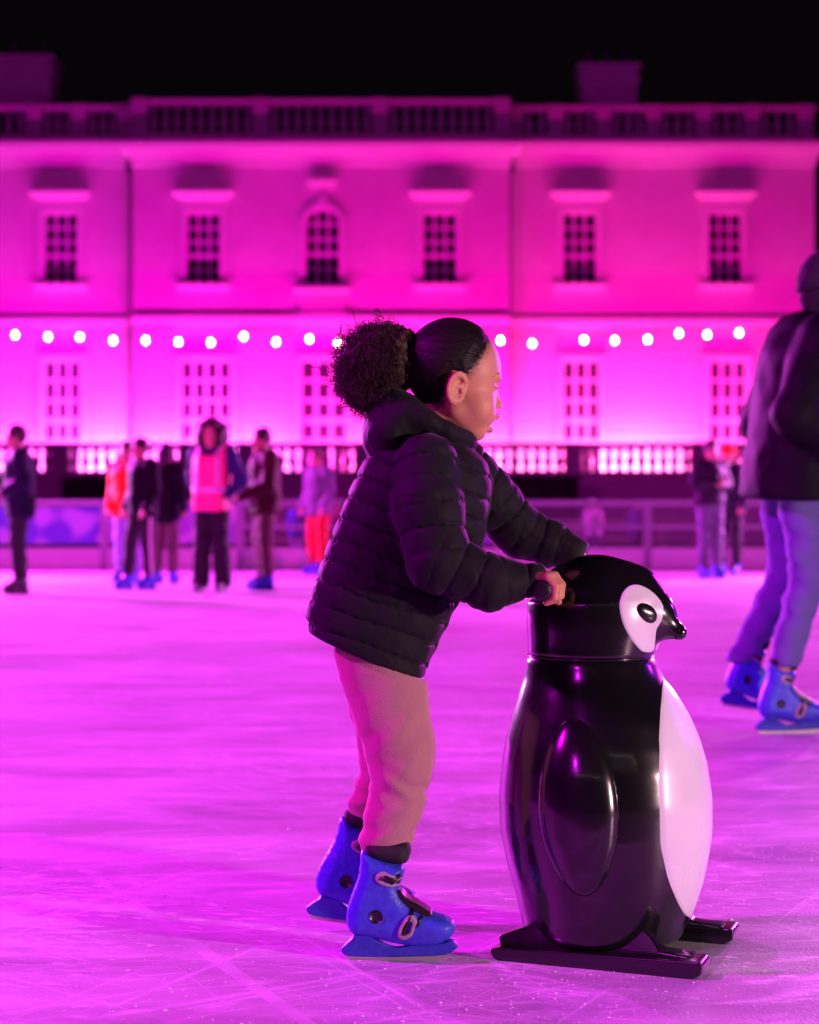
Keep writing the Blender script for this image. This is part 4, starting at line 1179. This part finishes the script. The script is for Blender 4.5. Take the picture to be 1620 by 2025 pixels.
    for side in (-1, 1):
        L = []
        up = band(((700, 690), (770, 660), (830, 700), (930, 720), (930, 790), (880, 800), (760, 785), (700, 745)), .0032, side)
        st1 = MB().tube([surf(Z4(*p), side, .003) for p in ((750, 722), (840, 738), (960, 715))], .0042, 6); st1.tube([surf(Z4(*p), side, .003) for p in ((830, 765), (960, 775))], .0034, 6)
        lo_ = band(((955, 1040), (1010, 1020), (1055, 1070), (1030, 1130), (1010, 1200), (935, 1245), (885, 1215), (890, 1150), (920, 1100)), .0042, side)
        st2 = MB().tube([surf(Z4(*p), side, .003) for p in ((935, 1190), (955, 1130), (985, 1060), (1010, 990))], .0042, 6); st2.tube([surf(Z4(*p), side, .003) for p in ((1040, 1120), (1090, 1040))], .003, 6)
        c = surf(Z4(706, 1045), side, 0); rv = MB()
        ringp = [(.012*math.cos(a), .012*math.sin(a)) for a in np.linspace(0, 6.283, 24, endpoint=False)]
        rim = [surf((c.x+a, c.z+b), side, .0014) for a, b in ringp]; k = len(rim)
        rv.add([tuple(p) for p in rim] + [tuple(c + Vector((0, side*.0028, 0)))] + [tuple(p - Vector((0, side*.004, 0))) for p in rim],
               [((i, (i+1) % k, k) if side < 0 else ((i+1) % k, i, k)) for i in range(k)] + [(i, (i+1) % k, k+1+(i+1) % k, k+1+i) for i in range(k)])
        L = [('buckle', up, M_buckle), ('buckle', lo_, M_buckle), ('strap', st1, M_blackp), ('strap', st2, M_blackp), ('rivet', rv, M_blackp)]
        out['side'][side] = [(nm, np.array(m.v), m.f, mt) for nm, m, mt in L]
    return out
BOOT = boot_meshes()
_bc = {}
def skate(parent, loc, yaw=0.0, pitch=0.0, scale=1.0, mats=None, detail=True):
    """one rental skate with its ankle over loc; meshes are moved into place"""
    mt = mats or {'skate_boot': M_boot, 'chassis': M_chassis, 'blade': M_steel, 'liner': M_knit, 'tongue': M_blackp}
    mw = Matrix.Translation(loc) @ Matrix.Rotation(yaw, 4, 'Z') @ Matrix.Translation((.12*scale, 0, 0)) @ Matrix.Rotation(pitch, 4, 'Y') @ Matrix.Translation((-.12*scale, 0, 0)) @ Matrix.Scale(scale, 4)
    def put(name, v, f, m, par):
        w = np.asarray(v, float) @ np.array(mw.to_3x3()).T + np.array(mw.translation); return obj(name, w, f, m, par, smooth=name not in ('blade',))
    root = put('skate_boot', *BOOT['skate_boot'], mt['skate_boot'], parent)
    for nm in ('chassis', 'blade', 'liner', 'tongue'): put(nm, *BOOT[nm], mt[nm], root)
    if detail:
        for s in (-1, 1):
            for nm, v, f, m in BOOT['side'][s]: put(nm, v, f, m, root)
    return root
dn = .80*FPX/(1898-CY)          # distance of the near skate from its blade's row
skate(girl, ((745-CX)/FPX*dn, dn, 0.0), R(-2), 0)
df = 3.285
skate(girl, ((668-CX)/FPX*df, df, 0.0), R(3), R(9), 1.02)
# ================================================================ other skaters
def person(label, px, d, yaw, H=1.72, joints=None, jacket=(.02, .02, .025), trousers=(.02, .02, .025), boots=None, hair='short', hair_c=(.015, .01, .009),
           skin=(.42, .22, .15), hem=.84, h=.02, flare=1.0, vest=None, hat=None, stripe=None, lean=0.0, boot_yaw=(0, 0), boot_pitch=(0, 0), hood_up=False, slim=1.12, lslim=1.0, sk_scale=1.32, cuff=.165, lift=(0, 0), snood=False):
    s = H/1.80; J = {'pel': (0, 0, 1.02), 'chest': (.01, 0, 1.36), 'neck': (.015, 0, 1.52), 'head': (.045, 0, 1.675),
         'shl': (0, .18, 1.465), 'shr': (0, -.18, 1.465), 'ell': (-.02, .24, 1.19), 'elr': (-.02, -.24, 1.19), 'wrl': (.10, .22, .97), 'wrr': (.10, -.22, .97),
         'hil': (0, .09, .98), 'hir': (0, -.09, .98), 'knl': (.03, .10, .58), 'knr': (.03, -.10, .58), 'anl': (0, .11, .16), 'anr': (0, -.11, .16)}
    J.update(joints or {})
    if lean:
        for k, p in J.items():
            if p[2] > 1.02: J[k] = (p[0] + lean*(p[2]-1.02), p[1], p[2] - .3*lean*lean*(p[2]-1.02))
    J = {k: tuple(c*s for c in p) for k, p in J.items()}
    X0 = (px-CX)/FPX*d; cy, sy = math.cos(yaw), math.sin(yaw)
    root = empty('person', (X0, d, 0), label, 'person')
    def W(v):
        v = np.asarray(v); return np.stack([X0 + v[:, 0]*cy - v[:, 1]*sy, d + v[:, 0]*sy + v[:, 1]*cy, v[:, 2]], -1)
    lo = np.min(list(J.values()), 0) - .30*s; hi = np.max(list(J.values()), 0) + .30*s; lo[2] = 0
    def mk(name, fn, m, parent=root, hh=h, lo_=lo, hi_=hi):
        v, f = sdf(fn, tuple(lo_), tuple(hi_), hh); v = W(v); return obj(name, v, orient(v, f), m, parent)
    ca = lambda X, Y, Z, a, b, ra, rb: rc(X, Y, Z, J[a], J[b], ra*s, rb*s)
    hx, hy, hz = J['head']
    def hand(X, Y, Z, el, wr):
        a, b = np.array(J[el]), np.array(J[wr]); t = (b-a)/np.linalg.norm(b-a); side = np.cross(t, [0, 0, 1.]) if abs(t[2]) < .9 else np.array([0, 1., 0]); side /= np.linalg.norm(side)
        if abs(t[2]) > .9: side = np.array([1., 0, 0])
        d_ = rc(X, Y, Z, tuple(b), tuple(b+t*.085*s), .026*s, .034*s)
        for k in range(4):
            o = side*(k-1.5)*.021*s; q = rc(X, Y, Z, tuple(b+t*.075*s+o), tuple(b+t*(.155-.012*abs(k-1.3))*s+o*1.15), .011*s, .008*s); d_ = smin(d_, q, .006*s)
        q = rc(X, Y, Z, tuple(b+t*.03*s-side*.028*s), tuple(b+t*.10*s-side*.062*s), .013*s, .009*s); return smin(d_, q, .01*s)
    def bodyf(X, Y, Z):
        d_ = ell(X, Y, Z, (hx, hy, hz+.02*s), (.098*s, .077*s, .105*s)); d_ = smin(d_, ell(X, Y, Z, (hx+.025*s, hy, hz-.055*s), (.068*s, .058*s, .085*s)), .03*s)
        d_ = smin(d_, rc(X, Y, Z, (hx+.095*s, hy, hz-.01*s), (hx+.112*s, hy, hz-.035*s), .010*s, .014*s), .015*s)     # nose
        for q in (-1, 1):
            d_ = smin(d_, ell(X, Y, Z, (hx-.01*s, hy+q*.08*s, hz-.02*s), (.02*s, .012*s, .032*s)), .008*s)       # ears
            d_ = smax(d_, -ell(X, Y, Z, (hx+.10*s, hy+q*.034*s, hz+.012*s), (.018*s, .016*s, .010*s)), .012*s)     # eye sockets
        d_ = smax(d_, -ell(X, Y, Z, (hx+.098*s, hy, hz-.072*s), (.012*s, .024*s, .005*s)), .008*s)               # mouth
        d_ = smin(d_, rc(X, Y, Z, (hx-.02*s, hy, hz-.06*s), J['neck'], .052*s, .058*s), .03*s)
        d_ = smin(d_, ca(X, Y*.75, Z, 'chest', 'pel', .11, .11), .06*s)
        for q in 'lr':
            d_ = smin(d_, ca(X, Y, Z, 'sh'+q, 'el'+q, .05, .038), .03*s); d_ = smin(d_, ca(X, Y, Z, 'el'+q, 'wr'+q, .038, .026), .02*s)
            d_ = smin(d_, ca(X, Y, Z, 'hi'+q, 'kn'+q, .075, .052), .03*s); d_ = smin(d_, ca(X, Y, Z, 'kn'+q, 'an'+q, .05, .036), .02*s)
            d_ = smin(d_, hand(X, Y, Z, 'el'+q, 'wr'+q), .015*s)
        return d_
    ms = mat('skin', skin, .5, .08, 20)
    mk('body', bodyf, ms, hh=min(h, .014))
    zc = J['pel'][2]
    def jack(X, Y, Z):
        p, c = J['pel'], J['chest']
        d_ = rc(X*1.12, Y*.86, Z, (p[0]*1.12, p[1]*.86, p[2]-.12*s), (c[0]*1.12, c[1]*.86, c[2]), .165*slim*s, .165*slim*s)
        d_ = smin(d_, rc(X, Y, Z, J['shl'], J['shr'], .085*s, .085*s), .06*s)
        d_ = smin(d_, rc(X, Y, Z, J['chest'], (J['neck'][0], J['neck'][1], J['neck'][2]+.01*s), .10*s, .078*s), .05*s)
        for q in 'lr':
            a = smin(ca(X, Y, Z, 'sh'+q, 'el'+q, .086*slim, .068*slim), ca(X, Y, Z, 'el'+q, 'wr'+q, .068*slim, .050*slim), .02*s); d_ = smin(d_, a, .022*s)
        if hood_up or hair == 'hood':
            d_ = smin(d_, ell(X, Y, Z, (J['neck'][0]-.085*s, 0, J['neck'][2]-.005*s), (.085*s, .14*s, .075*s)), .04*s)
        kk = .55 if h < .015 else 1
        d_ = d_ + kk*.008*s*wob(X, Y, Z*1.5, .2*s, 6, 3) + kk*.004*s*wob(X, Y, Z*1.5, .08*s, 6, 8)
        d_ = smax(d_, hem*s - Z + .02*s*np.sin(3*Y/s), .012*s)
        return smax(d_, -rc(X, Y, Z, (hx, hy, hz-.02*s), J['neck'], .085*s, .062*s), .01*s)
    jk = mk('jacket', jack, mat('jacket_cloth', jacket, .62, .25, 12, .12, 60, spec=.10))
    def trou(X, Y, Z):
        d_ = None
        for q in 'lr':
            a = smin(ca(X, Y, Z, 'hi'+q, 'kn'+q, .108*lslim, .084*lslim*(1+.25*(flare-1))), ca(X, Y, Z, 'kn'+q, 'an'+q, .084*lslim*(1+.25*(flare-1)), .070*lslim*flare), .02*s)
            d_ = a if d_ is None else smin(d_, a, .02*s)
        d_ = smin(d_, rc(X, Y*.8, Z, (J['pel'][0], 0, J['pel'][2]-.02*s), J['pel'], .12*s, .13*s), .05*s)
        d_ = d_ + .007*s*wob(X, Y, Z*1.6, .14*s, 6, 2) + .004*s*wob(X, Y, Z*1.8, .06*s, 6, 6)
        return smax(d_, cuff*s - Z if flare <= 1.05 else .05*s - Z, .01*s)
    tr = mk('trousers', trou, mat('trouser_cloth', trousers, .8, .2, 15, .2, 80))
    if stripe:
        for q, sg in (('l', 1), ('r', -1)):
            P = []; 
            for a, b, ra, rb in (('hi', 'kn', .112, .084), ('kn', 'an', .084, .07)):
                for t in np.linspace(0, 1, 8):
                    p = np.array(J[a+q])*(1-t)+np.array(J[b+q])*t; P.append(tuple(p + np.array([.02*s, sg*(ra*(1-t)+rb*t)*s*.98, 0])))
            P = [tuple(x) for x in W(np.array(P))]; MB().tube(P, .016*s, 6).build('side_stripe', mat('white_stripe', stripe, .7), tr, True)
    if vest:
        def vs(X, Y, Z):
            p, c = J['pel'], J['chest']
            d_ = rc(X*1.1, Y*.84, Z, (p[0]*1.1, p[1], p[2]-.1*s), (c[0]*1.1, c[1], c[2]), .190*s, .186*s)
            d_ = smin(d_, rc(X, Y, Z, tuple(np.array(J['shl'])*.8+np.array(J['shr'])*.2), tuple(np.array(J['shl'])*.2+np.array(J['shr'])*.8), .106*s, .106*s), .05*s)
            d_ = smax(d_, np.abs(Y)-.185*s, .01*s); d_ = smax(d_, .88*s-Z, .01*s)
            return smax(d_ + .005*s*wob(X, Y, Z*1.4, .1, 6, 3), -rc(X, Y, Z, (hx, hy, hz-.02*s), (J['neck'][0]+.05*s, 0, J['neck'][2]-.02*s), .09*s, .085*s), .01*s)
        vo = mk('hi_vis_vest', vs, mat('pink_hi_vis', vest, .55, .08, 10))
        band = mat('reflective_tape', (.55, .5, .6), .35)
        for zt_ in (1.10,):
            vv, ff = sdf(lambda X, Y, Z: np.maximum(np.maximum(vs(X, Y, Z)-.010*s, np.abs(Z-zt_*s)-.03*s), -(vs(X, Y, Z)+.03*s)), tuple(lo), tuple(hi), h); vv = W(vv); obj('reflective_band', vv, orient(vv, ff), band, vo)
        for q in (-1, 1):
            vv, ff = sdf(lambda X, Y, Z: np.maximum(np.maximum(vs(X, Y, Z)-.010*s, np.abs(Y-q*.11*s)-.025*s), np.maximum(1.13*s-Z, -(vs(X, Y, Z)+.03*s))), tuple(lo), tuple(hi), h); vv = W(vv); obj('reflective_band', vv, orient(vv, ff), band, vo)
    mh = mat('hair', hair_c, .5, .3, 30)
    def hairf(X, Y, Z):
        k = {'short': .012, 'afro': .075, 'curly': .03, 'long': .02, 'hood': .012}[hair]*s
        d_ = ell(X, Y, Z, (hx-.012*s, hy, hz+.035*s), (.10*s+k, .08*s+k, .10*s+k))
        if hair == 'afro': d_ = ell(X, Y, Z, (hx-.035*s, hy, hz+.01*s), (.165*s, .185*s, .175*s)) + .016*s*wob(X, Y, Z, .07*s, 6, 2)
        if hair == 'long': d_ = smin(d_, rc(X, Y*.7, Z, (hx-.06*s, hy, hz), (hx-.10*s, hy, hz-.22*s), .07*s, .05*s), .03*s)
        d_ = d_ + .006*s*wob(X, Y, Z, .05*s, 6, 1)
        fz_ = 1.25 if hair == 'afro' else 1.0
        fc = ell(X, Y, Z, (hx+.10*s, hy, hz-.05*s), (.085*s*fz_, .078*s*fz_, .115*s*fz_)); d_ = smax(d_, -fc, .012*s)
        return smax(d_, (X-hx)*.9 + (hz-.02*s-Z) - .02*s, .01*s) if hair in ('short', 'hood') else d_
    if hat is None: mk('hair', hairf, mh, hh=min(h, .014))
    else:
        def hatf(X, Y, Z):
            d_ = ell(X, Y, Z, (hx-.008*s, hy, hz+.045*s), (.115*s, .097*s, .125*s)); d_ = smax(d_, hz+.012*s+.25*(X-hx)*0-Z, .01*s)
            b_ = np.maximum(ell(X, Y, Z, (hx-.008*s, hy, hz+.03*s), (.122*s, .104*s, .13*s)), np.abs(Z-hz-.035*s)-.028*s); return np.minimum(d_, b_) + .003*s*wob(X, Y, Z, .03, 5, 2)
        mk('knit_hat', hatf, mat('hat_wool', hat, .9, .2, 60), hh=min(h, .014))
    if snood:
        mk('snood', lambda X, Y, Z: np.minimum(ell(X, Y, Z, (hx+.0*s, hy, hz-.12*s), (.108*s, .09*s, .09*s)), ell(X, Y, Z, (hx-.03*s, hy, hz-.02*s), (.086*s, .084*s, .09*s))) + .004*s*wob(X, Y, Z, .06, 5, 4), mat('snood_wool', (.008, .008, .01), .95), hh=.012)
    mts = None
    if boots:
        bm = mat('boot_plastic', boots, .45, .15, 12); mts = {'skate_boot': bm, 'chassis': bm, 'blade': M_steel, 'liner': M_knit, 'tongue': M_blackp}
    for q, by, bp, lf in zip('lr', boot_yaw, boot_pitch, lift):
        a = W(np.array([J['an'+q]]))[0]; skate(root, (a[0], a[1], lf), yaw+by, bp, sk_scale*s, mts, detail=h < .015)
    return root

PI = math.pi
DARK = (.005, .0045, .007)
# tall man cut by the right edge, skating away to the right
man = person('tall man in black coat, blue jeans and blue skates cut by the right edge', 1566, 6.42, R(6), 1.77,
       {'hil': (.0, .09, .97), 'hir': (.0, -.09, .97), 'knl': (.02, .11, .58), 'knr': (.04, -.09, .60), 'anl': (-.17, .11, .26), 'anr': (-.09, -.10, .18),
        'elr': (-.10, -.27, 1.19), 'ell': (-.06, .27, 1.19), 'wrr': (.12, -.24, 1.04), 'wrl': (.14, .24, 1.04)},
       DARK, (.11, .11, .30), None, 'hood', hat=(.012, .011, .014), snood=True, hem=.885, h=.0125, lean=.16, hood_up=True, boot_pitch=(R(8), 0), slim=1.32, lslim=.9, flare=.82, cuff=.25, lift=(.05, 0), sk_scale=1.34)
# far skaters, left to right
person('skater in long navy coat and black trousers at the left edge, facing left', 40, 17.65, PI+R(12), 1.74,
       {'anl': (.0, .07, .16), 'anr': (-.02, -.07, .16), 'wrl': (.16, .17, 1.1), 'wrr': (.16, -.17, 1.1)}, (.010, .009, .028), (.008, .008, .012), (.03, .02, .03), 'short', hem=.80)
person('skater in orange jacket partly hidden behind the group of dark skaters', 254, 20.6, PI/2+PI+R(-25), 1.70, None, (.65, .05, .008), (.3, .3, .55), None, 'short')
person('skater in black jacket and black trousers with white side stripes', 283, 18.8, PI+R(40), 1.66,
       {'anl': (-.02, .13, .16), 'anr': (.15, -.10, .16), 'knl': (.0, .11, .58), 'knr': (.10, -.10, .6)}, DARK, (.012, .012, .015), None, 'short', stripe=(.6, .58, .6))
person('skater in black coat and tan trousers, right one of the dark group', 326, 20.2, R(75), 1.66, None, DARK, (.11, .08, .06), None, 'long', hem=.78)
person('steward with big curly hair in pink hi-vis vest and wide black trousers', 420, 17.65, -PI/2+R(-14), 1.76,
       {'anl': (.0, .12, .14), 'anr': (.0, -.13, .14), 'ell': (-.03, .33, 1.22), 'wrl': (.10, .20, 1.04), 'elr': (-.10, -.25, 1.22), 'wrr': (-.06, -.10, 1.0)},
       (.03, .03, .11), (.008, .008, .010), (.2, .2, .22), 'afro', (.035, .016, .012), (.55, .30, .20), hem=.86, flare=1.4, slim=1.0, vest=(1.0, .05, .24))
person('man in maroon jacket and brown trousers facing left, blue skates', 525, 18.6, PI+R(20), 1.76,
       {'wrr': (.30, -.16, 1.05), 'elr': (.03, -.24, 1.16), 'wrl': (.30, .12, 1.05), 'ell': (.03, .24, 1.16)}, (.045, .010, .014), (.10, .07, .045), None, 'short', slim=1.2)
person('skater in grey top and red trousers beside the girl\'s jacket', 630, 23.7, PI+R(45), 1.74, None, (.12, .125, .145), (.45, .03, .008), None, 'short', (.10, .05, .03))
person('skater in dark top and grey jeans with folded arms', 1403, 22.0, -PI/2+R(25), 1.78,
       {'elr': (.03, -.25, 1.24), 'wrr': (.20, -.02, 1.27), 'ell': (.03, .25, 1.22), 'wrl': (.19, .05, 1.22)}, (.03, .018, .036), (.11, .105, .16), None, 'short', hem=.96)
person('skater in bright red hat and black trousers behind the folded arms', 1442, 23.0, -PI/2+R(-30), 1.76, None, (.04, .03, .05), (.012, .012, .014), None, 'short', hat=(.85, .03, .01))

# children waiting behind the barrier
for px_, d_, col, tcol, lab in ((588, 26.4, (.05, .05, .32), (.2, .18, .3), 'child in blue coat behind the barrier left of the skater in red trousers'),
                                (668, 26.6, (.35, .08, .16), (.03, .03, .06), 'child in pink coat behind the barrier right of the skater in red trousers'),
                                (1172, 26.6, (.5, .42, .5), (.04, .04, .08), 'child in pale coat behind the clear barrier above the penguin'),
                                (1262, 26.9, (.10, .06, .2), (.02, .02, .03), 'child in violet coat behind the clear barrier, nearer the folded arms')):
    person(lab, px_, d_, -PI/2+R(RNG.uniform(-60, 60)), 1.06, {'wrl': (.16, .15, 1.12), 'wrr': (.16, -.15, 1.12)}, col, tcol, None, 'short', slim=1.35, hat=tuple(c*.8 for c in col))
